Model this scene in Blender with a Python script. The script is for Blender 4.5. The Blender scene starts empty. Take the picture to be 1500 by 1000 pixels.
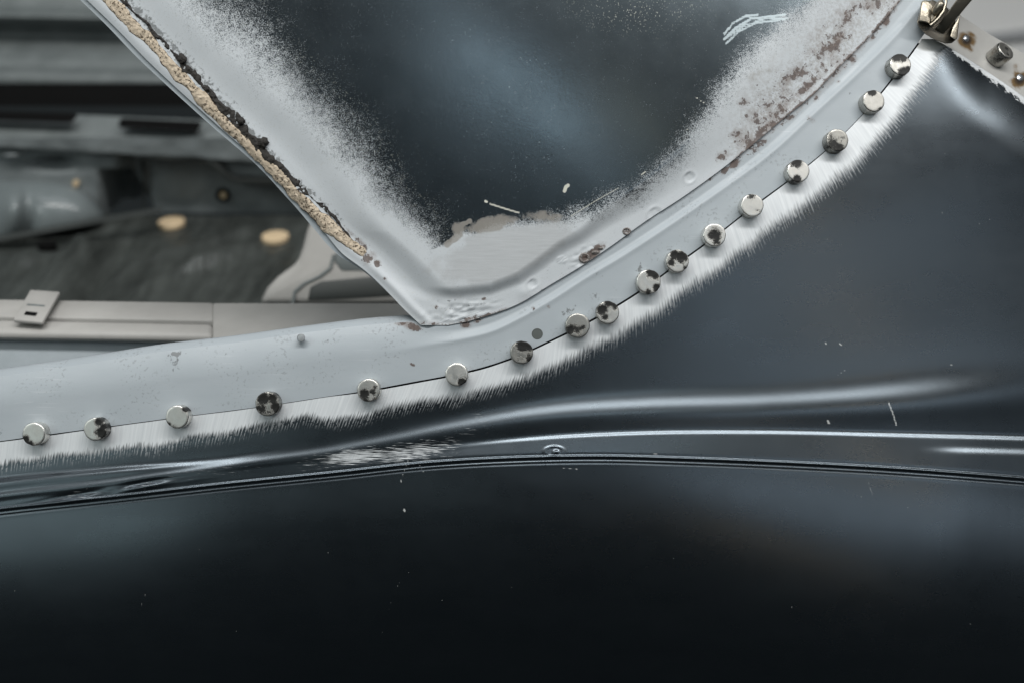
import bpy, math, random
import numpy as np
from mathutils import Matrix, Vector

random.seed(7)
C = bpy.context.scene.collection
SC = bpy.context.scene

# ------------------------------------------------------------------ frame of the car side
# The car side is laid out in millimetre-true "panel" coordinates (x right, y into the car, z up the
# panel); the panel leans back by PITCH, the camera looks square at it.
S = 0.0004          # metres on the panel per photo pixel (1500 px wide)
D = 0.6             # camera to panel
PITCH = math.radians(30)
BASE = Vector((0, 0, 0.85))
RM = Matrix.Translation(BASE) @ Matrix.Rotation(-PITCH, 4, 'X')
UP = np.array([0, -math.sin(PITCH), math.cos(PITCH)])      # world up, in panel coordinates
FW = np.array([0, math.cos(PITCH), math.sin(PITCH)])       # level, into the car

# ------------------------------------------------------------------ camera
cam = bpy.data.cameras.new('camera')
cam.sensor_width = 36
cam.lens = 36 * D / (1500 * S)
cam.clip_start = 0.01
cam.clip_end = 60
cam.dof.use_dof = True
cam.dof.focus_distance = 0.602
cam.dof.aperture_fstop = 4.2
camo = bpy.data.objects.new('camera', cam)
C.objects.link(camo)
camo.matrix_world = RM @ Matrix.Translation((0, -D, 0)) @ Matrix.Rotation(math.radians(90), 4, 'X')
SC.camera = camo

# ------------------------------------------------------------------ world: dim even workshop
w = bpy.data.worlds.new('World')
SC.world = w
w.use_nodes = True
bg = w.node_tree.nodes['Background']
bg.inputs[0].default_value = (0.80, 0.95, 1.0, 1)
bg.inputs[1].default_value = 0.02

# ------------------------------------------------------------------ lamps (workshop tubes and work lights, plus added fill lamps)
def lamp(name, pos, target, sx, sy, power, col, roll=0.0):
    l = bpy.data.lights.new(name, 'AREA')
    l.shape = 'RECTANGLE'
    l.size, l.size_y = sx, sy
    l.energy = power
    l.color = col
    o = bpy.data.objects.new(name, l)
    C.objects.link(o)
    p = RM @ Vector(pos)
    t = RM @ Vector(target)
    o.location = p
    o.rotation_euler = ((t - p).to_track_quat('-Z', 'Y').to_matrix() @ Matrix.Rotation(math.radians(roll), 3, 'Z')).to_euler()
    return o
lamp('tube_lamp', (0.40, -1.25, 1.35), (0.40, 0, 0), 2.86, 0.24, 43, (1.0, 0.99, 0.97))
lamp('tube_lamp', (-0.3, -0.35, 1.75), (-0.3, 0, 0), 2.6, 0.25, 8, (0.93, 0.97, 1.0))
lamp('side_fill', (-2.1, -1.8, 0.75), (0, 0, 0), 0.9, 1.0, 12, (0.93, 1.0, 0.98))  # added fill lamp on the left, no known source
lamp('side_fill', (1.18, -2.3, 0.24), (0.2, 0, 0), 1.7, 0.5, 3.5, (0.81, 0.91, 1.0))  # added area lamp behind the viewer, feeds the bluish reflection on the right
lamp('bounce_fill', (0.0, -3.0, 2.0), (0, 0, 0), 4.5, 1.3, 4.0, (0.95, 0.98, 1.0))  # added lamp imitating light thrown back by wall and ceiling
lamp('side_fill', (-1.35, -2.3, 0.05), (0, 0, 0), 1.0, 0.5, 2.0, (0.84, 1.0, 0.99))  # added dim lamp, feeds the greenish reflection low on the left
lamp('work_light', (0.06, -2.0, 0.68), (0, 0, 0), 0.52, 0.15, 1.0, (0.80, 0.93, 1.0), -30)
lamp('work_light', (0.45, -2.0, 0.72), (0.2, 0, 0), 0.22, 0.12, 0.16, (1.0, 0.98, 0.82))
lamp('warm_lamp', (1.0, -2.0, 0.58), (0.2, 0, 0), 0.16, 0.07, 0.30, (1.0, 0.74, 0.48))
lamp('warm_lamp', (0.50, -2.0, -0.38), (0.2, 0, 0), 0.16, 0.06, 0.13, (1.0, 0.70, 0.42))

SC.view_settings.view_transform = 'Standard'
SC.view_settings.look = 'None'
SC.view_settings.exposure = 0
SC.view_settings.gamma = 1

# ------------------------------------------------------------------ curve helpers
class Curve:
    """smooth y(x) through points, Catmull-Rom"""
    def __init__(self, pts):
        p = np.array(sorted(pts), float)
        self.x, self.y = p[:, 0], p[:, 1]
        dx = np.diff(self.x)
        s = np.diff(self.y) / dx
        m = np.empty(len(p))
        m[0], m[-1] = s[0], s[-1]
        m[1:-1] = (s[:-1] * dx[1:] + s[1:] * dx[:-1]) / (dx[1:] + dx[:-1])
        self.m = m
    def __call__(self, q):
        q = np.asarray(q, float)
        i = np.clip(np.searchsorted(self.x, q) - 1, 0, len(self.x) - 2)
        h = self.x[i + 1] - self.x[i]
        t = (q - self.x[i]) / h
        t = np.clip(t, -3, 4)
        y0, y1, m0, m1 = self.y[i], self.y[i + 1], self.m[i], self.m[i + 1]
        r = ((2*t**3 - 3*t**2 + 1) * y0 + (t**3 - 2*t**2 + t) * h * m0 + (-2*t**3 + 3*t**2) * y1 + (t**3 - t**2) * h * m1)
        r = np.where(t < 0, y0 + m0 * (q - self.x[i]), r)
        r = np.where(t > 1, y1 + m1 * (q - self.x[i + 1]), r)
        return r

def sstep(a, b, x):
    t = np.clip((x - a) / (b - a), 0, 1)
    return t * t * (3 - 2 * t)

def gauss(x, s):
    return np.exp(-(x / s) ** 2)

def lin(x, *pts):
    p = np.array(pts, float)
    return np.interp(x, p[:, 0], p[:, 1])

def lins(x, *pts):
    """linear steps, rounded off so the metal keeps no kinks"""
    x = np.asarray(x, float)
    o = np.linspace(-2, 2, 17)
    k = np.exp(-o ** 2)
    k /= k.sum()
    return sum(w_ * lin(x + 80 * d_, *pts) for d_, w_ in zip(o, k))

def densify(pts, step=3.0):
    p = np.array(pts, float)
    out = []
    for a, b in zip(p[:-1], p[1:]):
        n = max(1, int(np.linalg.norm(b - a) / step))
        t = np.arange(n)[:, None] / n
        out.append(a + (b - a) * t)
    out.append(p[-1:])
    return np.concatenate(out)

def near(X, Y, poly):
    """signed distance (positive = on the right of the walking direction, y down) and arc length to a dense polyline"""
    poly = np.asarray(poly, float)
    seg = np.diff(poly, axis=0)
    tang = np.vstack([seg, seg[-1:]])
    tang /= np.linalg.norm(tang, axis=1)[:, None]
    arc = np.concatenate([[0], np.cumsum(np.linalg.norm(seg, axis=1))])
    sh = X.shape
    x, y = X.ravel(), Y.ravel()
    dist = np.empty(x.size)
    s = np.empty(x.size)
    for k in range(0, x.size, 40000):
        xa, ya = x[k:k + 40000, None], y[k:k + 40000, None]
        d2 = (xa - poly[None, :, 0]) ** 2 + (ya - poly[None, :, 1]) ** 2
        i = np.argmin(d2, axis=1)
        vx, vy = xa[:, 0] - poly[i, 0], ya[:, 0] - poly[i, 1]
        al = vx * tang[i, 0] + vy * tang[i, 1]
        pr = tang[i, 0] * vy - tang[i, 1] * vx
        inside = (i > 0) & (i < len(poly) - 1)
        full = np.sqrt(vx ** 2 + vy ** 2)
        dist[k:k + 40000] = np.where(inside, pr, np.sign(pr) * full)
        s[k:k + 40000] = arc[i] + al
    return dist.reshape(sh), s.reshape(sh)

_lat = {}
def vnoise(x, y, scale, seed=0):
    """smooth value noise -1..1 with features of `scale` pixels"""
    if seed not in _lat:
        _lat[seed] = np.random.RandomState(seed).uniform(-1, 1, (256, 256))
    g = _lat[seed]
    u, v = np.asarray(x) / scale, np.asarray(y) / scale
    i, j = np.floor(u).astype(int), np.floor(v).astype(int)
    fu, fv = u - i, v - j
    fu, fv = fu * fu * fu * (fu * (fu * 6 - 15) + 10), fv * fv * fv * (fv * (fv * 6 - 15) + 10)
    a, b = g[i & 255, j & 255], g[(i + 1) & 255, j & 255]
    c, d = g[i & 255, (j + 1) & 255], g[(i + 1) & 255, (j + 1) & 255]
    return (a * (1 - fu) + b * fu) * (1 - fv) + (c * (1 - fu) + d * fu) * fv

def fbm(x, y, scale, seed=0, n=3):
    r = 0
    for k in range(n):
        r = r + vnoise(x, y, scale / 2 ** k, seed + k) / 2 ** k
    return r

def blobs(X, Y, items):
    """max of elongated soft spots: (x, y, rx, ry, angle_deg, strength)"""
    r = np.zeros_like(X)
    for (cx, cy, rx, ry, an, st) in items:
        a = math.radians(an)
        dx, dy = X - cx, Y - cy
        u = (dx * math.cos(a) + dy * math.sin(a)) / rx
        v = (-dx * math.sin(a) + dy * math.cos(a)) / ry
        r = np.maximum(r, st * np.exp(-(u * u + v * v)))
    return r

def strokes(X, Y, items):
    """max of soft strokes: (polyline, halfwidth, strength)"""
    r = np.zeros_like(X)
    for pts, hw, st in items:
        pl = densify(pts, 2.0)
        x0, y0 = pl.min(0) - 4 * hw
        x1, y1 = pl.max(0) + 4 * hw
        m = (X > x0) & (X < x1) & (Y > y0) & (Y < y1)
        if m.any():
            xs, ys = X[m], Y[m]
            d2 = ((xs[:, None] - pl[None, :, 0]) ** 2 + (ys[:, None] - pl[None, :, 1]) ** 2).min(1)
            r[m] = np.maximum(r[m], st * np.exp(-d2 / hw ** 2))
    return r

# ------------------------------------------------------------------ panel coordinates
def hg(px, py):
    """the whole flank curves away towards its upper right"""
    t = np.maximum(0, (np.asarray(px, float) - 900) * 0.72 + (330 - np.asarray(py, float)) * 0.69)
    return -0.5 * 0.00042 * t * t * S

def P3(px, py, h):
    H = h + hg(px, py)
    k = (D - H) / D
    return np.stack([(np.asarray(px, float) - 750) * S * k, -H + 0 * k, (500 - np.asarray(py, float)) * S * k], -1)

def pt(px, py, h=0.0):
    return P3(np.array(float(px)), np.array(float(py)), np.array(float(h)))

def ray(px, py):
    return np.array([(px - 750) * S, D, (500 - py) * S])

EYE = np.array([0, -D, 0.0])

def hit(px, py, p0, n):
    d = ray(px, py)
    t = np.dot(np.array(p0) - EYE, n) / np.dot(d, n)
    return EYE + d * t

# ------------------------------------------------------------------ mesh helpers
def link(name, me, parent=None):
    o = bpy.data.objects.new(name, me)
    C.objects.link(o)
    if parent:
        o.parent = parent
    return o

def thing(name, label, cat, group=None):
    o = bpy.data.objects.new(name, None)
    o.empty_display_size = 0.05
    C.objects.link(o)
    o.matrix_world = RM
    o['label'] = label
    o['category'] = cat
    if group:
        o['group'] = group
    return o

def raw_mesh(name, V, F, mat, parent, attrs=None, smooth=True, sharp=None):
    """F: (n,4) quads array or list of polygons"""
    me = bpy.data.meshes.new(name)
    V = np.asarray(V, float).reshape(-1, 3)
    if isinstance(F, np.ndarray):
        n, k = F.shape
        me.vertices.add(len(V))
        me.vertices.foreach_set('co', V.ravel())
        me.loops.add(n * k)
        me.loops.foreach_set('vertex_index', F.ravel().astype(np.int32))
        me.polygons.add(n)
        me.polygons.foreach_set('loop_start', np.arange(0, n * k, k, dtype=np.int32))
        me.update(calc_edges=True)
    else:
        me.from_pydata([tuple(v) for v in V], [], [tuple(int(i) for i in f) for f in F])
    me.polygons.foreach_set('use_smooth', np.full(len(me.polygons), smooth))
    if attrs:
        for k_, a in attrs.items():
            at = me.attributes.new(k_, 'FLOAT', 'POINT')
            at.data.foreach_set('value', np.asarray(a, np.float32).ravel())
    me.materials.append(mat)
    me.validate()
    o = link(name, me, parent)
    return o

def grid_faces(R, Cn, off=0):
    r, c = np.meshgrid(np.arange(R - 1), np.arange(Cn - 1), indexing='ij')
    a = r * Cn + c
    return (np.stack([a, a + Cn, a + Cn + 1, a + 1], -1).reshape(-1, 4) + off)

def sheet(name, X, Y, H, mat, parent, attrs=None, lips='', lip=0.0012):
    """sheet metal: grid of photo pixels + height towards the viewer, with turned sheet edges (t b l r)"""
    P = P3(X, Y, H)
    R, Cn = X.shape
    V = [P.reshape(-1, 3)]
    F = [grid_faces(R, Cn)]
    A = {k: [v.ravel()] for k, v in (attrs or {}).items()}
    off = R * Cn
    sl = {'t': (np.s_[0, :], False), 'b': (np.s_[-1, :], True), 'l': (np.s_[:, 0], True), 'r': (np.s_[:, -1], False)}
    for e in lips:
        s_, fl = sl[e]
        top = P[s_]
        back = P3(X[s_], Y[s_], H[s_] - lip)
        if fl:
            top, back = top[::-1], back[::-1]
        n = len(top)
        V.append(back)
        V.append(top)
        F.append(grid_faces(2, n, off))
        for k, v in (attrs or {}).items():
            a = v[s_][::-1] if fl else v[s_]
            A[k] += [a, a]
        off += 2 * n
    return raw_mesh(name, np.concatenate(V), np.concatenate(F), mat, parent, {k: np.concatenate(v) for k, v in A.items()})

class MB:
    """collects simple solids into one mesh"""
    def __init__(self):
        self.v, self.f = [], []
    def add(self, V, F):
        o = len(self.v)
        self.v += [tuple(p) for p in V]
        self.f += [tuple(i + o for i in f) for f in F]
    def hexa(self, a, b):
        """a, b: two loops of the same length -> closed prism"""
        n = len(a)
        V = list(a) + list(b)
        F = [tuple(range(n))[::-1], tuple(range(n, 2 * n))]
        for i in range(n):
            j = (i + 1) % n
            F.append((i, j, n + j, n + i))
        self.add(V, F)
    def prism(self, poly, h0, h1):
        a = [pt(x, y, h0) for x, y in poly]
        b = [pt(x, y, h1) for x, y in poly]
        self.hexa(a, b)
    def build(self, name, mat, parent, bevel=0, smooth=True, seg=2):
        import bmesh
        me = bpy.data.meshes.new(name)
        me.from_pydata(self.v, [], self.f)
        bm = bmesh.new()
        bm.from_mesh(me)
        bmesh.ops.recalc_face_normals(bm, faces=bm.faces)
        if bevel:
            es = [e for e in bm.edges if len(e.link_faces) == 2 and e.calc_face_angle(0) > 0.5]
            bmesh.ops.bevel(bm, geom=es, offset=bevel, segments=seg, affect='EDGES', profile=0.5, clamp_overlap=True)
        bm.to_mesh(me)
        bm.free()
        me.polygons.foreach_set('use_smooth', np.full(len(me.polygons), smooth))
        if smooth:
            me.set_sharp_from_angle(angle=math.radians(40))
        me.materials.append(mat)
        return link(name, me, parent)

# ------------------------------------------------------------------ material helper
class M:
    def __init__(self, name):
        self.m = bpy.data.materials.new(name)
        self.m.use_nodes = True
        self.t = self.m.node_tree
        self.b = self.t.nodes['Principled BSDF']
        self.co = self.t.nodes.new('ShaderNodeTexCoord').outputs['Object']
    def put(self, sock, v):
        if isinstance(v, bpy.types.NodeSocket):
            self.t.links.new(v, sock)
        elif isinstance(v, (tuple, list)):
            sock.default_value = tuple(v) + ((1,) if len(v) == 3 and len(sock.default_value) == 4 else ())
        else:
            sock.default_value = v
    def set(self, **k):
        names = dict(base='Base Color', rough='Roughness', metal='Metallic', spec='Specular IOR Level', normal='Normal', coat='Coat Weight', stint='Specular Tint', crough='Coat Roughness', aniso='Anisotropic', ior='IOR')
        for a, v in k.items():
            self.put(self.b.inputs[names[a]], v)
        return self
    def node(self, ty, out=0, props=None, **ins):
        n = self.t.nodes.new(ty)
        for a, v in (props or {}).items():
            setattr(n, a, v)
        for a, v in ins.items():
            self.put(n.inputs[a.replace('_', ' ') if not a.startswith('i') or not a[1:].isdigit() else int(a[1:])], v)
        return n.outputs[out]
    def attr(self, name):
        n = self.t.nodes.new('ShaderNodeAttribute')
        n.attribute_name = name
        return n.outputs['Fac']
    def noise(self, scale, detail=2, rough=0.5, vec=None, dist=0.0):
        return self.node('ShaderNodeTexNoise', 0, None, Vector=vec or self.co, Scale=scale, Detail=detail, Roughness=rough, Distortion=dist)
    def math(self, op, a, b=0.0, c=None, clamp=False):
        n = self.t.nodes.new('ShaderNodeMath')
        n.operation = op
        n.use_clamp = clamp
        self.put(n.inputs[0], a)
        self.put(n.inputs[1], b)
        if c is not None:
            self.put(n.inputs[2], c)
        return n.outputs[0]
    def add(self, a, b): return self.math('ADD', a, b)
    def sub(self, a, b): return self.math('SUBTRACT', a, b)
    def mul(self, a, b): return self.math('MULTIPLY', a, b)
    def mx(self, a, b): return self.math('MAXIMUM', a, b)
    def mn(self, a, b): return self.math('MINIMUM', a, b)
    def step(self, a, b, x, lo=0.0, hi=1.0):
        n = self.t.nodes.new('ShaderNodeMapRange')
        n.interpolation_type = 'SMOOTHSTEP'
        self.put(n.inputs[0], x)
        for i, v in enumerate((a, b, lo, hi)):
            self.put(n.inputs[i + 1], v)
        return n.outputs[0]
    def mix(self, f, a, b):
        n = self.t.nodes.new('ShaderNodeMix')
        n.data_type = 'RGBA'
        self.put(n.inputs[0], f)
        self.put(n.inputs[6], a)
        self.put(n.inputs[7], b)
        return n.outputs[2]
    def mixf(self, f, a, b):
        n = self.t.nodes.new('ShaderNodeMix')
        n.data_type = 'FLOAT'
        self.put(n.inputs[0], f)
        self.put(n.inputs[2], a)
        self.put(n.inputs[3], b)
        return n.outputs[0]
    def vec(self, x, y, z=0.0):
        n = self.t.nodes.new('ShaderNodeCombineXYZ')
        for i, v in enumerate((x, y, z)):
            self.put(n.inputs[i], v)
        return n.outputs[0]
    def mapping(self, rot=(0, 0, 0), scale=(1, 1, 1)):
        n = self.t.nodes.new('ShaderNodeMapping')
        self.t.links.new(self.co, n.inputs[0])
        n.inputs['Rotation'].default_value = rot
        n.inputs['Scale'].default_value = scale
        return n.outputs[0]
    def bump(self, h, strength=0.3, dist=0.001):
        n = self.t.nodes.new('ShaderNodeBump')
        n.inputs['Strength'].default_value = strength
        n.inputs['Distance'].default_value = dist
        self.put(n.inputs['Height'], h)
        return n.outputs[0]
    def noise01(self, *a, **k):
        """noise stretched to about 0..1"""
        return self.math('MULTIPLY_ADD', self.noise(*a, **k), 2.4, -0.7)

COAT = (0.0026, 0.0036, 0.0046)
PRIMER = (0.40, 0.44, 0.475)
RUST1, RUST2 = (0.062, 0.044, 0.039), (0.135, 0.098, 0.082)

# ------------------------------------------------------------------ materials
def mat_repair():
    m = M('black_electrocoat')
    sd, dd, gw, scr, fleck = m.attr('sd'), m.attr('dd'), m.attr('gw'), m.attr('scr'), m.attr('fleck')
    # ground bare strip with a comb fringe left by the sanding disc
    sh = m.math('MULTIPLY_ADD', dd, m.attr('shear'), sd)
    f1 = m.noise01(1.0, 1, 0.5, m.vec(m.mul(sh, 0.5), m.mul(dd, 0.045)))
    f2 = m.noise01(1.0, 1, 0.5, m.vec(m.mul(sh, 1.0), m.mul(dd, 0.08), 7.0))
    f3 = m.noise01(1.0, 2, 0.5, m.vec(m.mul(sh, 0.02), 3.0))
    comb = m.math('SINE', m.add(m.mul(sh, 1.35), m.mul(m.noise01(1.0, 2, 0.5, m.vec(m.mul(sh, 0.03), 5.0)), 9.0)))
    fr = m.add(m.add(m.add(m.mul(m.sub(f1, 0.5), 5.0), m.mul(m.sub(f2, 0.5), 6.0)), m.mul(m.sub(f3, 0.5), 7.0)), m.mul(comb, 1.3))
    edge = m.add(m.sub(gw, dd), fr)
    soft = m.attr('soft')
    mask = m.step(m.mul(soft, -1.0), soft, edge)
    # thin bite marks further out
    tooth = m.step(0.62, 0.9, m.noise01(1.0, 1, 0.5, m.vec(m.mul(sh, 0.33), m.mul(dd, 0.05), 11.0)))
    tooth = m.mul(m.mx(tooth, m.step(0.55, 0.95, comb)), m.step(0.15, 0.5, m.noise01(1.0, 1, 0.5, m.vec(m.mul(sh, 0.2), m.mul(dd, 0.22), 2.0))))
    outer = m.mul(tooth, m.step(-18.0, -2.0, edge, 0.0, 0.42))
    mask = m.mx(mask, outer)
    mask = m.mul(mask, m.attr('gon'))
    # brushed patches, scratches, flecks
    br = m.noise01(1.0, 2, 0.55, m.mapping((0, math.radians(-52), 0), (110, 1, 2400)))
    sc = m.mul(m.step(0.45, 0.85, m.add(m.sub(br, 0.55), scr)), m.step(0.02, 0.2, scr))
    sc = m.mul(sc, 0.8)
    mask = m.mx(mask, sc)
    vor = m.t.nodes.new('ShaderNodeTexVoronoi')
    m.t.links.new(m.co, vor.inputs['Vector'])
    vor.inputs['Scale'].default_value = 150
    spk = m.math('LESS_THAN', vor.outputs['Distance'], 0.035)
    rnd = m.node('ShaderNodeSeparateColor', 0, None, Color=vor.outputs['Color'])
    spk = m.mul(spk, m.math('GREATER_THAN', rnd, 0.86))
    dust = m.mx(m.mul(spk, 0.6), m.step(0.35, 0.6, fleck))
    streak = m.noise01(1.0, 2, 0.6, m.vec(m.mul(sh, 0.25), m.mul(dd, 0.01), 5.0))
    bare = m.mix(streak, (0.66, 0.69, 0.71), (0.79, 0.815, 0.83))
    haze = m.noise(9.0, 3, 0.5)
    film = m.noise01(1.0, 5, 0.7, m.mapping((0, math.radians(-35), 0), (9, 9, 30)))
    coat = m.mix(haze, COAT, (0.0036, 0.0050, 0.0062))
    base = m.mix(mask, coat, bare)
    base = m.mix(dust, base, (0.45, 0.46, 0.45))
    met = m.mul(mask, m.sub(1.0, dust))
    fine = m.noise(60.0, 4, 0.6)
    rough = m.mixf(mask, m.add(m.add(0.225, m.mul(film, 0.05)), m.mul(fine, 0.06)), 0.58)
    peel = m.noise(420.0, 2, 0.5)
    hgt = m.mixf(mask, m.mul(peel, 0.10), m.mul(streak, 0.22))
    m.set(base=base, metal=m.mul(met, 0.38), rough=rough, ior=m.mixf(mask, 2.05, 1.5), stint=m.mix(mask, (0.76, 0.89, 1.0), (1.0, 1.0, 1.0)), normal=m.bump(hgt, 0.25, 0.0004))
    return m.m

def rust_layer(m, base, rough, hscale=1.0):
    r = m.attr('rust')
    n = m.noise01(260.0, 6, 0.65)
    n2 = m.noise01(900.0, 3, 0.6)
    f = m.step(0.0, 0.16, m.sub(m.add(r, m.mul(m.sub(n2, 0.5), 0.25)), n))
    f = m.mul(f, m.step(0.02, 0.1, r))
    col = m.mix(m.noise01(500.0, 3), RUST1, RUST2)
    st = m.mul(m.step(0.15, 0.95, m.add(r, m.mul(m.sub(m.noise01(120.0, 5, 0.7), 0.5), 0.7))), m.step(0.05, 0.3, r))
    base = m.mix(m.mul(st, 0.62), base, (0.17, 0.125, 0.105))
    return m.mix(m.mul(f, 0.85), base, col), m.mixf(f, rough, 0.8), f

def dirt_layer(m, base):
    d = m.attr('dirt')
    n = m.noise01(420.0, 5, 0.65)
    f = m.mul(m.step(0.0, 0.3, m.sub(d, n)), m.step(0.02, 0.1, d))
    return m.mix(m.mul(f, 0.75), base, (0.10, 0.105, 0.105))

def mat_body():
    m = M('grey_primer')
    n = m.noise(14.0, 4, 0.6)
    n2 = m.noise01(1.0, 4, 0.65, m.mapping((0, math.radians(28), 0), (16, 16, 55)))
    base = m.mix(m.add(m.mul(n, 0.6), m.mul(n2, 0.4)), (0.345, 0.385, 0.412), (0.435, 0.474, 0.502))
    sc_ = m.step(0.80, 0.95, m.noise01(1.0, 1, 0.5, m.mapping((0, math.radians(62), 0), (30, 30, 1500))))
    base = m.mix(m.mul(sc_, m.step(0.5, 0.9, m.noise01(28.0, 3), 0.0, 0.35)), base, (0.58, 0.60, 0.62))
    sp = m.step(0.72, 0.80, m.noise01(520.0, 2, 0.6))
    base = m.mix(m.mul(sp, m.step(0.45, 0.75, m.noise01(35.0, 3), 0.0, 0.35)), base, (0.16, 0.17, 0.175))
    base = m.mix(m.step(0.25, 0.9, m.attr('wear_highlight')), base, (0.70, 0.72, 0.74))  # scuffs, plus the ridge's highlight painted as lighter colour
    base = dirt_layer(m, base)
    base, rough, f = rust_layer(m, base, 0.46)
    grain = m.noise(1300.0, 2)
    h = m.add(m.mul(grain, 0.35), m.mul(f, 0.5))
    m.set(base=base, rough=rough, spec=0.5, normal=m.bump(h, 0.22, 0.0004))
    return m.m

def mat_pillar():
    m = M('oversprayed_coat')
    cov = m.attr('cov')
    g1 = m.noise01(2100.0, 1, 0.5)
    g2 = m.noise01(480.0, 2, 0.6)
    g3 = m.noise01(70.0, 3, 0.6)
    grain = m.add(m.add(m.mul(g1, 0.66), m.mul(g2, 0.26)), m.mul(m.sub(g3, 0.5), 0.16))
    f = m.step(-0.34, 0.44, m.sub(m.math('MULTIPLY_ADD', cov, 1.24, -0.16), grain))
    spray = m.mix(m.noise(40.0, 3), (0.48, 0.512, 0.538), (0.57, 0.60, 0.622))
    coat = m.mix(m.noise(9.0, 3), COAT, (0.0036, 0.0050, 0.0062))
    base = m.mix(f, coat, spray)
    # tiny dust flakes of spray everywhere, warmer near the top
    sp = m.step(0.86, 0.95, m.noise01(1000.0, 1))
    base = m.mix(m.mul(sp, m.mx(m.attr('flakes'), 0.05)), base, (0.42, 0.42, 0.36))
    # sanded grey
    sd = m.attr('sand')
    st = m.noise01(1.0, 3, 0.6, m.mapping((0, math.radians(20), 0), (60, 1, 900)))
    sf = m.step(0.35, 0.62, m.add(sd, m.mul(m.sub(m.noise01(90.0, 5, 0.6), 0.5), 0.35)))
    base = m.mix(m.mul(sf, m.attr('sandk')), base, m.mix(st, (0.40, 0.415, 0.425), (0.47, 0.488, 0.50)))
    tn = m.attr('tan')
    tf = m.step(0.3, 0.55, m.mul(tn, m.math('MULTIPLY_ADD', m.noise01(180.0, 5, 0.65), 0.9, 0.55)))
    base = m.mix(m.mul(tf, 0.8), base, (0.27, 0.255, 0.23))
    ch = m.step(0.3, 0.6, m.attr('chip'))
    base = m.mix(ch, base, (0.58, 0.57, 0.50))
    base = m.mix(m.step(0.3, 0.55, m.mul(m.attr('brush'), m.add(0.55, m.mul(m.noise01(1.0, 2, 0.5, m.mapping((0, math.radians(25), 0), (120, 1, 1800))), 0.8)))), base, (0.46, 0.52, 0.54))
    mo = m.mul(m.attr('mott'), m.step(0.35, 0.75, m.noise01(520.0, 5, 0.7)))
    base = m.mix(m.mul(mo, 0.75), base, (0.30, 0.29, 0.275))
    base = dirt_layer(m, base)
    painted = m.mx(m.mx(f, sf), m.mx(ch, tf))
    rough = m.mixf(painted, m.add(0.185, m.mul(m.noise(60.0, 3), 0.07)), 0.5)
    base, rough, rf = rust_layer(m, base, rough)
    peel = m.noise(430.0, 4, 0.6)
    h = m.add(m.mul(peel, m.attr('peel')), m.mul(m.mul(f, grain), 0.25))
    m.set(base=base, rough=rough, ior=m.mixf(painted, 2.05, 1.45), stint=m.mix(painted, (0.74, 0.90, 1.0), (1.0, 1.0, 1.0)), normal=m.bump(h, 0.3, 0.0005))
    return m.m

def mat_plain(name, c1, c2, rough, scale=30, metal=0.0, bscale=300, bs=0.2, spec=0.5, bd=0.0005):
    m = M(name)
    n = m.noise(scale, 5, 0.6)
    m.set(base=m.mix(n, c1, c2), rough=m.add(rough - 0.05, m.mul(n, 0.1)), metal=metal, spec=spec, normal=m.bump(m.noise(bscale, 4), bs, bd))
    return m.m

def mat_magnet():
    m = M('worn_nickel')
    d = m.attr('dirt')
    loc = m.node('ShaderNodeVectorMath', 0, dict(operation='ADD'), i0=m.co, i1=m.node('ShaderNodeObjectInfo', 'Location'))
    n = m.add(m.mul(m.noise01(330.0, 6, 0.8, loc), 0.62), m.mul(m.noise01(1500.0, 4, 0.8, loc), 0.38))
    f = m.mul(m.step(-0.15, 0.20, m.sub(m.mul(d, 0.94), n)), m.step(0.05, 0.15, d))
    tone = m.node('ShaderNodeObjectInfo', 'Random')
    patch = m.noise01(160.0, 5, 0.7)
    clean = m.mix(m.mul(patch, 0.8), m.mix(m.attr('tone'), (0.36, 0.35, 0.32), (0.88, 0.87, 0.83)), m.mix(m.attr('tone'), (0.22, 0.215, 0.195), (0.66, 0.645, 0.60)))
    clean = m.mix(m.mul(m.step(0.15, 0.8, d), 0.45), clean, (0.22, 0.215, 0.195))
    base = m.mix(f, clean, (0.013, 0.013, 0.012))
    rough = m.mixf(f, m.add(m.mixf(m.attr('face'), 0.16, 0.30), m.mul(patch, 0.2)), 0.5)
    m.set(base=base, metal=m.mixf(f, 0.97, 0.3), rough=rough, normal=m.bump(m.add(m.mul(f, -0.6), m.mul(m.noise(700.0, 4, 0.7), 0.4)), 0.35, 0.0004))
    return m.m

def mat_sealant():
    m = M('beige_sealant')
    n = m.noise01(240.0, 6, 0.7)
    pit = m.mul(m.step(0.62, 0.74, m.noise01(560.0, 5, 0.7)), m.step(0.15, 0.5, m.noise01(60.0, 2)))
    base = m.mix(n, (0.42, 0.345, 0.255), (0.68, 0.58, 0.455))
    base = m.mix(pit, base, (0.13, 0.095, 0.065))
    base = m.mix(m.step(0.62, 0.8, m.mul(m.attr('edge'), m.add(0.3, m.noise01(300.0, 5)))), base, (0.085, 0.055, 0.045))
    h = m.sub(m.noise(300.0, 5, 0.65), m.mul(pit, 0.5))
    m.set(base=base, rough=0.85, spec=0.2, normal=m.bump(h, 1.0, 0.0016))
    return m.m

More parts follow.
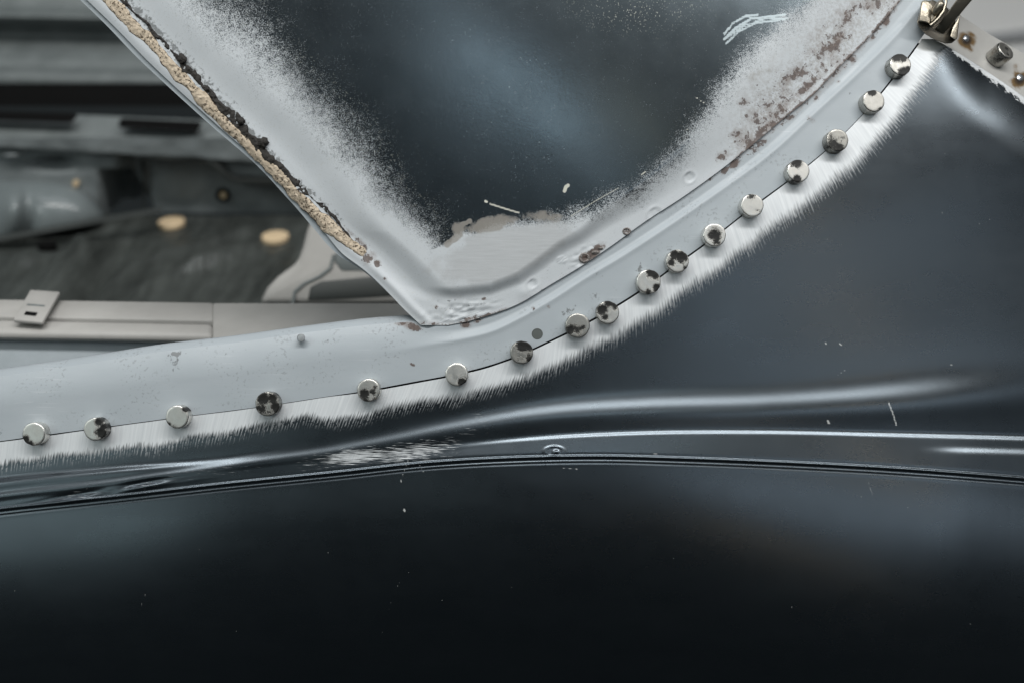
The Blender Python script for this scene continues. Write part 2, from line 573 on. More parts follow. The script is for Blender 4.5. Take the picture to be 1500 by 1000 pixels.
REPAIR, BODY, PILLAR = mat_repair(), mat_body(), mat_pillar()
NICKEL, SEAL = mat_magnet(), mat_sealant()
TAR = mat_plain('black_sealant', (0.010, 0.010, 0.010), (0.05, 0.045, 0.04), 0.7, 200, 0, 500, 0.9, 0.3, 0.0015)
LIPM = mat_plain('grey_edge_primer', (0.28, 0.32, 0.34), (0.40, 0.44, 0.47), 0.5, 60)
FLANGE = None
CLAMP = mat_plain('bronze_nickel', (0.26, 0.235, 0.19), (0.40, 0.365, 0.30), 0.36, 130, 0.9, 400, 0.35)
CLAMPD = mat_plain('dark_clamp_steel', (0.10, 0.09, 0.075), (0.17, 0.155, 0.13), 0.42, 130, 0.85, 400, 0.35)
INNER = mat_plain('interior_shade_grey', (0.085, 0.10, 0.10), (0.25, 0.275, 0.275), 0.42, 26, 0, 60, 0.1)  # interior grey darkened for the shade of a roof not built
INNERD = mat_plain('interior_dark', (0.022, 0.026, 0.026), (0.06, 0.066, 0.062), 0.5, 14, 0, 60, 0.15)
BEIGE = mat_plain('interior_beige', (0.31, 0.302, 0.285), (0.50, 0.488, 0.465), 0.6, 26, 0, 80, 0.1)
BLACKH = mat_plain('hollow_shade', (0.004, 0.004, 0.004), (0.008, 0.008, 0.008), 0.9, 10, 0, 50, 0.0, 0.1)  # near-black stands for the shade inside slots, holes and gaps
PLUGM = mat_plain('tan_plug', (0.66, 0.50, 0.31), (0.74, 0.58, 0.38), 0.6, 60)
HEELM = mat_plain('heel_primer', (0.12, 0.138, 0.142), (0.29, 0.318, 0.322), 0.42, 22, 0, 60, 0.15)
WALLM = mat_plain('white_wall', (0.70, 0.70, 0.69), (0.78, 0.78, 0.77), 0.8, 4, 0, 40, 0.05)
WALLG = mat_plain('grey_wall_shade', (0.36, 0.37, 0.38), (0.42, 0.43, 0.44), 0.7, 6, 0, 40, 0.05)  # grey of the painted shadow strip on the wall

# ------------------------------------------------------------------ the lines of the body
SEAM = Curve([(-200, 668), (-100, 657), (0, 646), (50, 639), (140, 627), (260, 611), (392, 594), (470, 582), (540, 572), (600, 561), (669, 548), (720, 535), (764, 519), (805, 500), (846, 480), (890, 456), (950, 418), (992, 387), (1046, 348), (1101, 305), (1168, 255), (1225, 207), (1278, 152), (1317, 103), (1354, 52), (1400, -8), (1480, -110), (1560, -215)])
JOINT = Curve([(600, 472), (625, 474), (650, 476), (676, 473), (709, 464), (760, 445), (805, 418), (850, 391), (889, 365), (949, 322), (1000, 289), (1062, 244), (1110, 206), (1150, 172), (1190, 140), (1230, 98), (1270, 58), (1310, 12), (1350, -36), (1420, -125), (1500, -230)])
SILLTOP = Curve([(-200, 578), (-100, 565), (0, 551), (140, 530), (233, 515), (350, 501), (450, 487), (550, 475), (610, 471), (640, 470)])
RIDGE = Curve([(480, 508), (560, 503), (625, 496), (680, 489), (718, 480), (760, 461), (805, 436), (850, 407), (910, 371), (970, 332), (1050, 277), (1130, 217), (1190, 161), (1250, 105), (1310, 45), (1360, -15), (1450, -130)])
FOLD = densify([(560, 425), (625, 432), (670, 429), (718, 424), (760, 408), (790, 387), (820, 364), (850, 347), (880, 325), (925, 296), (970, 266), (1010, 232), (1050, 198), (1120, 130), (1200, 50), (1280, -40), (1350, -130)])
LEDGE = [(-10, -130), (60, -60), (118, 0), (160, 40), (205, 87), (256, 135), (312, 186), (372, 238), (427, 295), (482, 356), (499, 371), (527, 391), (566, 426), (597, 458), (616, 476)]
LEFT = Curve([(y, x) for x, y in LEDGE])           # x of the pillar's outer edge for a given row
FLINE = [(1340, 48), (1352, 52), (1372, 60), (1392, 71), (1430, 95), (1500, 143), (1560, 190), (1660, 272)]
FLINEC = Curve(FLINE)
xs = np.arange(-180, 1560, 3.0)
SEAM_PL = np.stack([xs, SEAM(xs)], 1)
JOINT_PL = np.stack([np.arange(600, 1450, 3.0), JOINT(np.arange(600, 1450, 3.0))], 1)
RIDGE_PL = np.stack([np.arange(480, 1440, 3.0), RIDGE(np.arange(480, 1440, 3.0))], 1)
SILL_PL = np.stack([np.arange(-200, 640, 3.0), SILLTOP(np.arange(-200, 640, 3.0))], 1)
ly = np.arange(-130, 477, 3.0)
LEFT_PL = np.stack([LEFT(ly), ly], 1)

# ------------------------------------------------------------------ repair panel (black new metal below the seam)
repair = thing('repair_panel', 'new black coated steel quarter panel below the magnet seam, its top edge ground bright', 'repair panel')

def build_repair():
    gx = np.concatenate([np.arange(-160, 0, 5.0), np.arange(0, 1500, 2.5), np.arange(1500, 1650, 5.0)])
    gap = lin(gx, (-160, 0.8), (40, 1.1), (100, 1.3), (180, 0.8), (260, 0.5), (480, 0.5), (545, 1.2), (600, 1.5), (900, 1.7), (1150, 1.4), (1185, 1.1), (1230, 0.7), (1262, 0.7), (1285, 2.0), (1350, 2.6), (1650, 2.6))
    gap = gap + 0.25 * vnoise(gx, gx * 0, 37, 5)
    top = np.where(gx < 1350, SEAM(gx) + gap, np.maximum(SEAM(1350.0), FLINEC(gx)))
    yA = Curve([(-160, 745), (0, 722), (167, 703), (300, 684), (400, 669), (480, 658), (560, 643), (670, 621), (800, 600), (950, 590), (1100, 586), (1250, 577), (1400, 563), (1650, 535)])(gx)
    yA1 = Curve([(-160, 727), (0, 703), (167, 687), (333, 672), (480, 645), (1650, 500)])(gx)
    yB = Curve([(-160, 757), (0, 737), (100, 724), (200, 711), (300, 698), (400, 686), (500, 674), (600, 661), (700, 649), (800, 640), (950, 633), (1100, 632), (1300, 636), (1500, 641), (1650, 646)])(gx)
    yC = Curve([(-160, 769), (0, 748), (167, 730), (333, 711), (500, 694), (620, 681), (760, 673), (880, 671), (1000, 674), (1150, 680), (1300, 688), (1500, 703), (1650, 716)])(gx)
    bot = np.full_like(gx, 1130.0)
    segs = [(top, yA, 150), (yA, yB, 46), (yB, yC - 9, 34), (yC - 9, yC + 15, 52), (yC + 15, bot, 90)]
    rows = []
    for a, b, n in segs:
        t = np.arange(n) / n
        rows.append(a[None] + (b - a)[None] * t[:, None])
    rows.append(bot[None])
    Y = np.concatenate(rows)
    X = np.broadcast_to(gx, Y.shape).copy()
    # slope of the metal down the panel (positive = leaning back, facing the ceiling)
    dC = Y - yC
    sA = lins(gx, (-160, .50), (300, .44), (450, .37), (560, .36), (900, .355), (1150, .35), (1300, .33), (1400, .22), (1540, 0))
    wA = lins(gx, (-160, 4), (300, 5), (600, 11), (900, 16), (1200, 18), (1400, 22), (1650, 24))
    s = sA * gauss(Y - yA, wA)
    s += lins(gx, (-160, .64), (200, .6), (330, .36), (420, 0)) * gauss(Y - yA1, 4.5)
    s += lins(gx, (-160, .15), (400, .15), (560, .05), (660, .3), (760, .46), (900, .52), (1650, .53)) * gauss(Y - yB, 3.8)
    s -= lins(gx, (-160, .08), (600, .08), (1650, .07)) * gauss(Y - (yA + yB) / 2, (yB - yA) / 3.2)
    face = sstep(0, 8, Y - yB) * (1 - sstep(-12, -6, dC))
    s += face * lins(gx, (-160, .0), (330, .05), (480, .26), (620, .28), (760, .24), (950, .21), (1150, .18), (1300, .17), (1380, .3), (1420, .2), (1650, .2))
    s += .22 * gauss(Y - (yB + 20), 5) * sstep(1330, 1420, X)
    s += .95 * gauss(dC + 5, 1.3) - .7 * gauss(dC + 1.4, 1.6) + .45 * gauss(dC - 2.6, 1.0) - .25 * gauss(dC - 5, 1.0) + .36 * gauss(dC - 7.5, 1.3)
    below = sstep(4, 16, dC)
    s += below * (lins(gx, (0, .16), (300, .14), (560, .09), (900, .09), (1150, .17), (1300, .22), (1650, .22)) - 0.40 * np.clip(dC, 0, 500) / 330)
    above = 1 - sstep(-25, 0, Y - yA)
    dm, sm = near(X, Y, SEAM_PL)
    s += above * 0.14 * (1 - sstep(250, 650, X)) * sstep(25, 50, dm)
    ds = np.diff(Y, axis=0)
    h = np.concatenate([np.zeros((1, len(gx))), np.cumsum(0.5 * (s[1:] + s[:-1]) * ds, axis=0)])
    # tame the accumulated height far below so the sheet keeps a car's gentle barrel
    yy = np.arange(-60, 760, 2.0)
    G = np.cumsum(lins(yy, (100, -.12), (280, -.09), (400, .04), (520, .10), (600, 0))) * 2.0
    h = h + np.interp(Y, yy, G - np.interp(300, yy, G)) * (1 - np.exp(-(dm / 150) ** 2)) * sstep(500, 800, X)
    h = h * S
    dF, _ = near(X, Y, densify([(1398, 70), (1430, 95), (1500, 143), (1560, 190), (1660, 272)]))
    rd = np.clip(80 - np.abs(dF), 0, 80)
    h += -0.5 * 0.54 * rd ** 2 / 80 * S * sstep(1360, 1450, X)
    h += 0.00010 * fbm(X, Y, 190, 21, 2) * sstep(20, 80, dm)
    # hammer dents left of the bead
    for cx, cy, rx, ry, an, k in [(112, 727, 34, 5, -9, 4.8), (212, 709, 32, 5, -10, 5.0), (60, 736, 26, 4, -9, 0.9), (165, 717, 22, 4, -10, -1.0), (290, 699, 40, 5, -9, 0.6), (1025, 470, 90, 45, -35, 0.7)]:
        a = math.radians(an)
        u = ((X - cx) * math.cos(a) + (Y - cy) * math.sin(a)) / rx
        v = (-(X - cx) * math.sin(a) + (Y - cy) * math.cos(a)) / ry
        h += k * S * np.exp(-(u * u + v * v)) * (v if abs(k) > 0.75 else 1)
    # round pimple pressed above the bead
    h += 0.7 * S * (gauss(np.hypot((X - 812) / 1.9, Y - 660) - 7, 1.6)) + 2.2 * S * gauss(np.hypot(X - 815, Y - 661), 3)
    gw = lin(sm, (0, 30), (180, 31), (420, 34), (560, 26), (630, 22), (672, 34), (710, 33), (760, 28), (900, 30), (1000, 34), (1080, 36), (1250, 38), (1450, 42), (1600, 39), (1680, 34), (1800, 32))
    gon = 1 - sstep(1394, 1400, X) * 1.0
    gon *= sstep(0, 3, np.hypot(X - 1352, Y - 50) - 11)
    # narrow ground band along the flange side
    band = (1 - sstep(5, 9, np.abs(dF) + 4.5 * vnoise(X * 1.6, Y * 1.6, 6, 31))) * sstep(1385, 1400, X)
    scr = blobs(X, Y, [(520, 668, 60, 12, -6, 1.0), (600, 662, 80, 16, -8, .75), (660, 640, 60, 16, -10, .28), (700, 610, 30, 9, 55, .35), (470, 676, 40, 12, -8, .4), (300, 690, 120, 14, -8, .25), (110, 727, 45, 8, -9, .35), (210, 710, 40, 8, -9, .35)])
    scr = np.maximum(scr, band * 1.1)
    fl = strokes(X, Y, [([(1302, 590), (1308, 605), (1313, 622)], 2.0, .72), ([(1272, 706), (1279, 727)], 2.0, .5), ([(592, 746), (593, 748)], 2.2, 1.0), ([(1213, 616), (1214, 619)], 2.2, .9), ([(203, 900), (206, 889), (213, 870)], 1.6, .55), ([(560, 925), (572, 882), (585, 852)], 1.6, .5), ([(640, 880), (656, 857), (680, 818)], 1.4, .4), ([(1227, 549), (1239, 541)], 1.3, .6), ([(1209, 502), (1210, 504)], 2, .7), ([(1230, 503), (1232, 505)], 2, .7), ([(585, 672), (600, 668), (588, 700), (586, 712)], 1.0, .7), ([(612, 676), (620, 690)], 1.0, .7), ([(1225, 300), (1240, 330)], 1.0, .45), ([(1330, 395), (1345, 380)], 1.0, .4), ([(1380, 312), (1381, 314)], 1.8, .6), ([(1393, 533), (1394, 535)], 2.0, .8), ([(825, 685), (845, 686)], 1.0, .6), ([(958, 664), (962, 664)], 1.4, .6)])
    fl = np.maximum(fl, 0.75 * (1 - sstep(12, 30, np.hypot((X - 1362) * 0.7, Y - 56))))
    attrs = dict(sd=sm, dd=dm, gw=gw, gon=gon * np.ones_like(X), scr=scr, fleck=fl, soft=lin(sm, (0, 5), (600, 5), (900, 7), (1200, 9), (1500, 11), (1700, 10)), shear=lin(sm, (0, .25), (400, .3), (900, .75), (1300, .35), (1700, .05), (1900, 0.0)))
    return sheet('panel_skin', X, Y, h, REPAIR, repair, attrs, 'tb')
build_repair()

def build_flange():
    m = M('burnt_bare_steel')
    n = m.noise(50.0, 5, 0.6)
    base = m.mix(n, (0.44, 0.435, 0.415), (0.58, 0.575, 0.55))
    br = m.step(0.2, 0.6, m.mul(m.attr('burn'), m.add(0.45, m.noise01(160.0, 4))))
    base = m.mix(br, base, m.mix(m.step(0.5, 0.95, m.attr('burn')), (0.19, 0.12, 0.05), (0.03, 0.022, 0.018)))
    m.set(base=base, metal=0.45, rough=0.45, normal=m.bump(m.noise(250.0, 4), 0.25, 0.0005))
    t = np.linspace(0, 1, 16)[:, None]
    u = np.linspace(0, 1, 90)[None]
    low = np.array([(1362, 55), (1392, 70), (1430, 94), (1500, 142), (1560, 189), (1655, 270)], float)
    upp = np.array([(1372, 3), (1407, 23), (1448, 50), (1500, 79), (1575, 125), (1690, 195)], float)
    k = np.linspace(0, 1, 6)
    f = lambda a: np.stack([np.interp(u[0], k, a[:, 0]), np.interp(u[0], k, a[:, 1])], -1)
    L, U = f(low), f(upp)
    X = U[None, :, 0] * (1 - t) + L[None, :, 0] * t
    Y = U[None, :, 1] * (1 - t) + L[None, :, 1] * t
    h = -(0.0165 + 0.012 * (1 - t) + 0 * X)
    burn = blobs(X, Y, [(1416, 59, 13, 13, 50, 1.0), (1494, 117, 14, 15, 50, 1.0), (1421, 70, 9, 6, 60, .7), (1488, 100, 7, 10, 30, .5), (1585, 180, 12, 13, 40, 1.0)])
    fl = sheet('weld_flange', X, Y, h, m.m, repair, dict(burn=burn), 'trl', 0.001)
    def h_at(px, py):
        i = np.argmin((X - px) ** 2 + (Y - py) ** 2)
        return h.ravel()[i]
    spot = mat_plain('weld_nugget', (0.55, 0.58, 0.62), (0.75, 0.77, 0.8), 0.3, 200, 0.9)
    for (px, py, r) in [(1415, 57, 5.0), (1494, 115, 6.0)]:
        V, F = [], []
        hb = h_at(px, py)
        n = 14
        for j, (rr, hh) in enumerate([(1.0, 0.0), (0.85, 0.0006), (0.5, 0.0011), (0.001, 0.0013)]):
            for i in range(n):
                a = 2 * math.pi * i / n
                V.append(pt(px + r * rr * math.cos(a), py - r * rr * math.sin(a), hb + hh))
        for j in range(3):
            for i in range(n):
                F.append((j * n + i, j * n + (i + 1) % n, (j + 1) * n + (i + 1) % n, (j + 1) * n + i))
        raw_mesh('spot_weld', V, F, spot, fl)
    return fl, h_at
flange, flange_h = build_flange()

# ------------------------------------------------------------------ car body
body = thing('car_body', 'bare car body shell in grey primer with pillar, sill and stripped interior floor', 'car body')

def body_h(X, Y):
    dR, sR = near(X, Y, RIDGE_PL)
    k = sstep(540, 720, X)
    wid = lin(X, (560, 16), (680, 8), (800, 6), (1000, 6), (1300, 8))
    h = -0.0022 * (1 - sstep(-1, 1, dR / wid)) * k
    h += 0.00035 * gauss(dR - wid * 0.8, 5) * k
    dT, _ = near(X, Y, SILL_PL)
    t = np.clip(46 - dT, 0, 60)
    h += -0.5 * 0.42 * t * t / 46 * S * (1 - sstep(560, 660, X))
    h += 0.00007 * fbm(X, Y, 120, 41, 2)
    return h

def build_quarter():
    gx = np.concatenate([np.arange(-160, 0, 5.0), np.arange(0, 1400, 2.2), np.arange(1400, 1470, 5.0)])
    gap = lin(gx, (-160, 0.6), (260, 0.4), (480, 0.4), (560, 1.2), (900, 1.5), (1150, 1.2), (1230, 0.6), (1262, 0.6), (1285, 1.8), (1500, 2.2))
    low = SEAM(gx) - gap
    top = np.where(gx < 622, SILLTOP(gx), JOINT(np.maximum(gx, 606)) - 3.0)
    i = (gx > 590) & (gx < 650)
    top[i] = np.minimum(top[i], 473)
    t = np.linspace(0, 1, 84)[:, None]
    Y = top[None] * (1 - t) + low[None] * t
    X = np.broadcast_to(gx, Y.shape).copy()
    h = body_h(X, Y)
    # dimples and lumps in the metal
    for cx, cy, r, k in [(252, 520, 9, 0.8), (655, 492, 30, .25)]:
        h += k * S * gauss(np.hypot(X - cx, Y - cy), r)
    dJ, sJ = near(X, Y, JOINT_PL)
    rust = blobs(X, Y, [(606, 479, 14, 6, 20, 1.2), (592, 474, 14, 3.5, 0, .9), (682, 476, 7, 5, 0, 1.3), (700, 470, 8, 3.5, -20, .9), (1062, 250, 9, 5, -35, 1.0), (1076, 240, 9, 6, -35, 1.1), (1120, 207, 9, 5, -40, .7), (1160, 172, 8, 5, -40, .7), (1195, 145, 7, 5, -40, .7), (1250, 88, 6, 8, 30, .8), (1297, 33, 6, 9, 30, .9), (1278, 55, 5, 7, 30, .7), (1187, 175, 9, 5, 40, .55), (1228, 120, 4, 3, 0, .7), (868, 372, 10, 6, -40, .9), (1110, 216, 26, 6, -40, .6)])
    rust = np.maximum(rust, strokes(X, Y, [([(1040, 262), (1110, 210), (1200, 135)], 6, .42), ([(1200, 135), (1310, 14)], 7, .48), ([(603, 533), (606, 534)], 3, .9), ([(780, 451), (782, 452)], 2.5, .8), ([(803, 449), (804, 451)], 2.5, .8)]))
    wear_highlight = strokes(X, Y, [([(1000, 312), (1060, 270), (1130, 216), (1190, 161), (1320, 35)], 5, .55), ([(720, 480), (805, 437), (910, 372), (1000, 313)], 2.5, .5), ([(600, 500), (680, 491)], 2.5, .35), ([(560, 553), (640, 541)], 3, .3), ([(20, 590), (48, 588)], 1.5, .5), ([(165, 567), (166, 580)], 1.5, .4), ([(30, 625), (60, 620)], 3, .3), ([(470, 518), (466, 530), (463, 542)], 1.5, .3), ([(1195, 195), (1197, 212)], 1.2, .6), ([(1200, 195), (1202, 210)], 1.2, .5), ([(845, 440), (848, 444)], 3, .4), ([(1010, 365), (1080, 320)], 4, .3)])
    wear_highlight *= 0.75 + 0.3 * vnoise(X, Y, 40, 51)  # long strokes paint the ridge highlight, short ones are scuffs
    dirt = blobs(X, Y, [(258, 518, 14, 5, -8, 1.0), (254, 534, 17, 13, 60, .62), (340, 514, 26, 7, -10, .35), (160, 605, 9, 6, 0, .5), (530, 545, 14, 8, 0, .35), (833, 456, 15, 6, -30, .75), (870, 433, 10, 7, -30, .55), (872, 400, 14, 10, -30, .42), (938, 394, 12, 8, -40, .7), (980, 366, 9, 6, -40, .5), (880, 405, 9, 4, -50, .6), (1246, 136, 5, 8, 0, .5), (470, 500, 45, 6, -8, .4), (1213, 190, 10, 7, 0, .5), (1305, 85, 8, 8, 0, .5), (1090, 232, 50, 4, -35, .45), (0, 633, 8, 12, 0, .5)])
    dirt = np.maximum(dirt, strokes(X, Y, [([(260, 600), (330, 592), (395, 580)], 3, .4)]))
    q = sheet('quarter_panel', X, Y, h, BODY, body, dict(rust=rust, wear_highlight=wear_highlight, dirt=dirt), 'b')
    # rolled top of the sill going back into the car
    m = gx < 640
    x = gx[m]
    n = 14
    tt = np.linspace(0, 1, n)[:, None]
    h0 = h[0, m]
    Yr = top[m][None] + 9 * tt ** 0.7 * 0
    Xr = np.broadcast_to(x, (n, len(x)))
    Hr = h0[None] - 0.030 * tt
    # real roll: rise a little then drop behind
    P = P3(Xr, Yr + 0 * Xr, Hr)
    P[..., 2] = P[:1, :, 2] + (0.0045 * np.sin(np.pi * 0.5 * np.minimum(tt * 3, 1)) - 0.022 * np.clip(tt - 0.3, 0, 1))
    P = P[::-1]
    z = np.zeros(P.shape[:2])
    raw_mesh('sill_roll', P, grid_faces(n, len(x)), BODY, body, dict(rust=z, wear_highlight=z, dirt=z))
    return q
quarter = build_quarter()

# small stud on the sill, drilled hole, plug
def disc_stack(name, px, py, prof, mat, parent, n=20, hb=None, ell=(1, 1), tilt=(0, 0)):
    """lathe about the panel normal: prof = [(radius_px, h)]"""
    V, F = [], []
    hb = body_h(np.array([[float(px)]]), np.array([[float(py)]]))[0, 0] if hb is None else hb
    for r, hh in prof:
        for i in range(n):
            a = 2 * math.pi * i / n
            V.append(pt(px + r * ell[0] * math.cos(a) + tilt[0] * hh / S, py - r * ell[1] * math.sin(a) + tilt[1] * hh / S, hb + hh))
    k = len(prof)
    for j in range(k - 1):
        for i in range(n):
            F.append((j * n + i, j * n + (i + 1) % n, (j + 1) * n + (i + 1) % n, (j + 1) * n + i))
    F.append(tuple((k - 1) * n + i for i in range(n)))
    o = raw_mesh(name, V, F, mat, parent)
    o.data.set_sharp_from_angle(angle=math.radians(35))
    return o
STUDM = mat_plain('stud_steel', (0.40, 0.42, 0.43), (0.6, 0.62, 0.63), 0.4, 200, 0.6)
disc_stack('weld_stud', 441, 495, [(4.2, -0.001), (4.2, 0.003), (6.2, 0.0034), (6.2, 0.0050), (5.0, 0.0056), (0.5, 0.0058)], STUDM, quarter, 14)
HOLEM = mat_plain('hole_plug', (0.075, 0.085, 0.082), (0.10, 0.11, 0.105), 0.6, 90)
disc_stack('drill_hole', 787, 489, [(8.2, 0.00005), (7.4, 0.00028), (6.9, 0.0001), (6.4, 0.00012), (0.3, 0.00013)], HOLEM, quarter, 24)

# ------------------------------------------------------------------ pillar panel
def pillar_h(X, Y, parts=False):
    dL = -near(X, Y, LEFT_PL)[0]          # inwards positive
    dF, sF = near(X, Y, FOLD)             # positive below the fold
    dL = np.abs(dL)
    wf = lin(X, (600, 11), (720, 10), (860, 12), (980, 24), (1100, 45), (1300, 60))
    fold = sstep(-1, 1, dF / wf)
    ch0 = lin(Y, (0, 40), (280, 40), (400, 36), (480, 34))
    left = sstep(0, 1, (dL - ch0) / lin(Y, (0, 60), (240, 56), (340, 30), (420, 34), (480, 40)))
    main = left * (1 - fold)
    h = -0.0008 + 0.0040 * main
    # the doubled edge of the outer flange and a pressed channel beside it
    h += 0.0011 * gauss(dL - 11, 6.5) * sstep(330, 420, Y)
    h -= 0.0024 * (1 - sstep(-4, 18, dL)) * (1 - sstep(340, 400, Y))
    h -= 0.0010 * gauss(dL - 30, 11) * (1 - fold) * sstep(230, 340, Y)
    h += 0.00012 * fbm(X, Y, 150, 61, 2) * main
    return (h, dL, dF, fold) if parts else h

def build_pillar():
    gy = np.arange(-120, 476.5, 2.2)
    L = LEFT(gy) + 9.0 * (1 - sstep(335, 385, gy)) + 0.8 * vnoise(gy, gy * 0, 40, 93)
    jx = np.interp(gy[::-1], JOINT_PL[16:, 1][::-1], JOINT_PL[16:, 0][::-1])[::-1]   # joint x for a row (y falls as x grows)
    jx = np.interp(-gy, -JOINT_PL[25:, 1], JOINT_PL[25:, 0])
    jx = np.where(gy > 472, np.interp(gy, [472, 476.5], [676, 655]), jx)
    n = 440
    t = np.linspace(0, 1, n)
    X = L[:, None] * (1 - t) + jx[:, None] * t
    Y = np.broadcast_to(gy[:, None], X.shape).copy()
    h, dL, dF, fold = pillar_h(X, Y, True)
    dJ, sJ = near(X, Y, JOINT_PL)
    dJ = -dJ
    # a broad hollow that catches the lamps
    # dimples of old spot welds on the flange
    for cx, cy, r, k in [(780, 416, 6, -1.6), (1010, 260, 7, -1.5), (960, 314, 9, -.9), (1131, 217, 5, -1.2)]:
        d = np.hypot(X - cx, Y - cy)
        h += k * S * (1 - sstep(r - 2, r + 1, d)) + .5 * S * gauss(d - r - 2, 2)
    h += 2.0 * S * np.exp(-(((X - 770) / 12) ** 2 + ((Y - 428) / 9) ** 2))
    for cx, cy, rx, ry, an, k in [(823, 381, 6, 3, 20, 1.2)]:
        a = math.radians(an)
        u = ((X - cx) * math.cos(a) + (Y - cy) * math.sin(a)) / rx
        v = (-(X - cx) * math.sin(a) + (Y - cy) * math.cos(a)) / ry
        h += k * S * gauss(np.hypot(u, v) - 1, .35)
    # ground-back welds
    wz = blobs(X, Y, [(860, 376, 20, 12, -30, 1.0), (680, 458, 42, 14, -6, 1.0)])
    h += wz * S * (2.4 * vnoise(X * 0.7 + Y * 0.2, Y * 2.0, 7, 71) + 1.2 * vnoise(X, Y, 4.5, 72))
    h += S * blobs(X, Y, [(1140, 150, 60, 30, -45, 1), (1220, 70, 60, 26, -45, 1)]) * 0.3 * vnoise(X, Y, 5, 73)
    lo = lin(Y, (-120, 78), (200, 74), (320, 84), (470, 84)) + 12 * vnoise(X, Y, 60, 81)
    hi = lin(Y, (-120, 215), (60, 205), (200, 190), (300, 150), (360, 122), (470, 120)) + 16 * vnoise(X, Y, 75, 82)
    f1 = np.clip(1 - (dL - lo) / (hi - lo), 0, 1) ** 1.25
    BL = densify([(560, 395), (620, 368), (680, 342), (740, 330), (800, 322), (860, 312), (930, 282), (990, 226), (1040, 160), (1080, 95), (1120, 55), (1170, 20), (1230, -40), (1300, -120)])
    dB, _ = near(X, Y, BL)
    wide = lin(X, (600, 8), (700, 12), (860, 32), (1000, 42), (1300, 44))
    f2 = sstep(-1, 1, (dB + 6 * vnoise(X, Y, 25, 83)) / wide)
    cov = np.maximum(f1, f2)
    flakes = np.maximum(0.75 * np.exp(-(((X - 940) / 80) ** 2 + ((Y - 8) / 34) ** 2)), 0.25 * sstep(0.02, 0.2, f1))
    sand = blobs(X, Y, [(745, 372, 125, 42, -14, 1.0), (700, 348, 60, 14, -14, .6), (1100, 130, 40, 70, 40, .5), (1200, 50, 60, 60, 0, .45)]) * (1 - 0.7 * fold)
    sandk = lin(X, (600, .9), (900, .9), (1000, .6), (1300, .55))
    tan = blobs(X, Y, [(720, 328, 44, 12, -14, .9), (795, 318, 46, 12, 5, .55), (672, 336, 12, 14, -40, .6), (830, 305, 12, 18, 0, .35), (1120, 110, 30, 60, 45, .45)])
    tan = np.maximum(tan, strokes(X, Y, [([(668, 350), (676, 330), (688, 324)], 4, .9), ([(655, 358), (674, 344)], 6, .7)])) * (1 - .6 * fold)
    chip = strokes(X, Y, [([(827, 280), (829, 274), (832, 272)], 3.2, .9), ([(711, 295), (713, 296)], 2.0, 1.0), ([(718, 299), (740, 306), (760, 312)], 1.8, .8), ([(836, 317), (870, 296), (905, 276)], 1.2, .7), ([(1018, 142), (1034, 153)], 1.3, .7), ([(1006, 190), (1020, 187)], 1.2, .6), ([(1011, 0), (1014, 40), (1019, 70)], 2.2, .30), ([(1044, 75), (1046, 90)], 1.2, .4), ([(940, 256), (945, 252)], 1.5, .7), ([(672, 322), (690, 316)], 1.0, .5)])
    brush = strokes(X, Y, [([(1061, 50), (1074, 34), (1092, 24), (1110, 22)], 2.0, .9), ([(1061, 58), (1078, 41), (1100, 28), (1150, 22)], 2.2, .9), ([(1064, 64), (1083, 46), (1108, 34), (1150, 29)], 2.0, .8), ([(1066, 55), (1090, 38), (1120, 28), (1155, 27)], 1.8, .7)])
    rust = blobs(X, Y, [(1120, 190, 50, 9, -42, .74), (1185, 125, 46, 9, -42, .72), (1140, 165, 36, 12, -50, .66), (1165, 110, 34, 14, -35, .68), (1130, 200, 24, 12, -60, .72), (1090, 150, 16, 10, 0, .60), (1078, 196, 18, 10, -20, .60), (1060, 228, 16, 10, -30, .68), (1225, 62, 34, 12, -55, .78), (1240, 30, 40, 12, -50, .60), (1210, 75, 10, 12, 0, .6), (1102, 214, 12, 8, -30, 1.0), (870, 371, 18, 7, -40, 1.3), (857, 378, 9, 8, 0, 1.2), (918, 339, 6, 6, 0, .75), (540, 378, 10, 12, 45, .8), (552, 386, 6, 5, 0, .9), (528, 356, 16, 5, 45, .75), (512, 340, 16, 4, 45, .6), (690, 467, 16, 5, -10, .75), (708, 438, 6, 2.5, 0, .8), (564, 408, 3, 3, 0, 1.0), (639, 450, 2.5, 2.5, 0, .9), (537, 383, 8, 5, 0, .8)])
    mott = np.minimum(1, blobs(X, Y, [(1140, 150, 85, 40, -50, 1.0), (1220, 65, 90, 42, -52, 1.0), (1100, 205, 40, 24, -40, .9), (1290, -10, 60, 40, -50, 1.0)]))
    rust = np.maximum(rust, mott * (0.47 + 0.14 * fbm(X, Y, 50, 95, 2)))
    jr = lin(sJ, (0, .5), (60, .5), (110, .8), (150, .3), (300, .15), (520, .2), (560, .7), (700, .75), (900, .8))
    rust = np.maximum(rust, jr * gauss(dJ, 3.5))
    dirt = strokes(X, Y, [([(186, 0), (216, 33), (247, 66), (286, 108), (327, 154), (366, 195), (404, 236)], 11, .78), ([(404, 236), (475, 302), (498, 325)], 7, .6), ([(200, 8), (280, 90), (345, 162)], 12, .5)])
    dirt = np.maximum(dirt, blobs(X, Y, [(858, 377, 6, 5, 0, 1.3), (879, 363, 8, 3, -35, 1.0), (690, 447, 34, 3, -3, .55), (900, 343, 16, 3, -35, .35), (640, 440, 20, 3, 0, .3), (656, 452, 26, 2, 5, .5), (670, 440, 26, 2, -6, .45)]))
    peel = 0.10 + 0.22 * np.exp(-(((X - 790) / 150) ** 2 + ((Y - 130) / 100) ** 2))
    o = sheet('pillar_panel', X, Y, h, PILLAR, body, dict(cov=cov, flakes=flakes, sand=sand, sandk=sandk, tan=tan, chip=chip, brush=brush, rust=rust, dirt=dirt, peel=peel, mott=mott), 'lr', 0.0014)
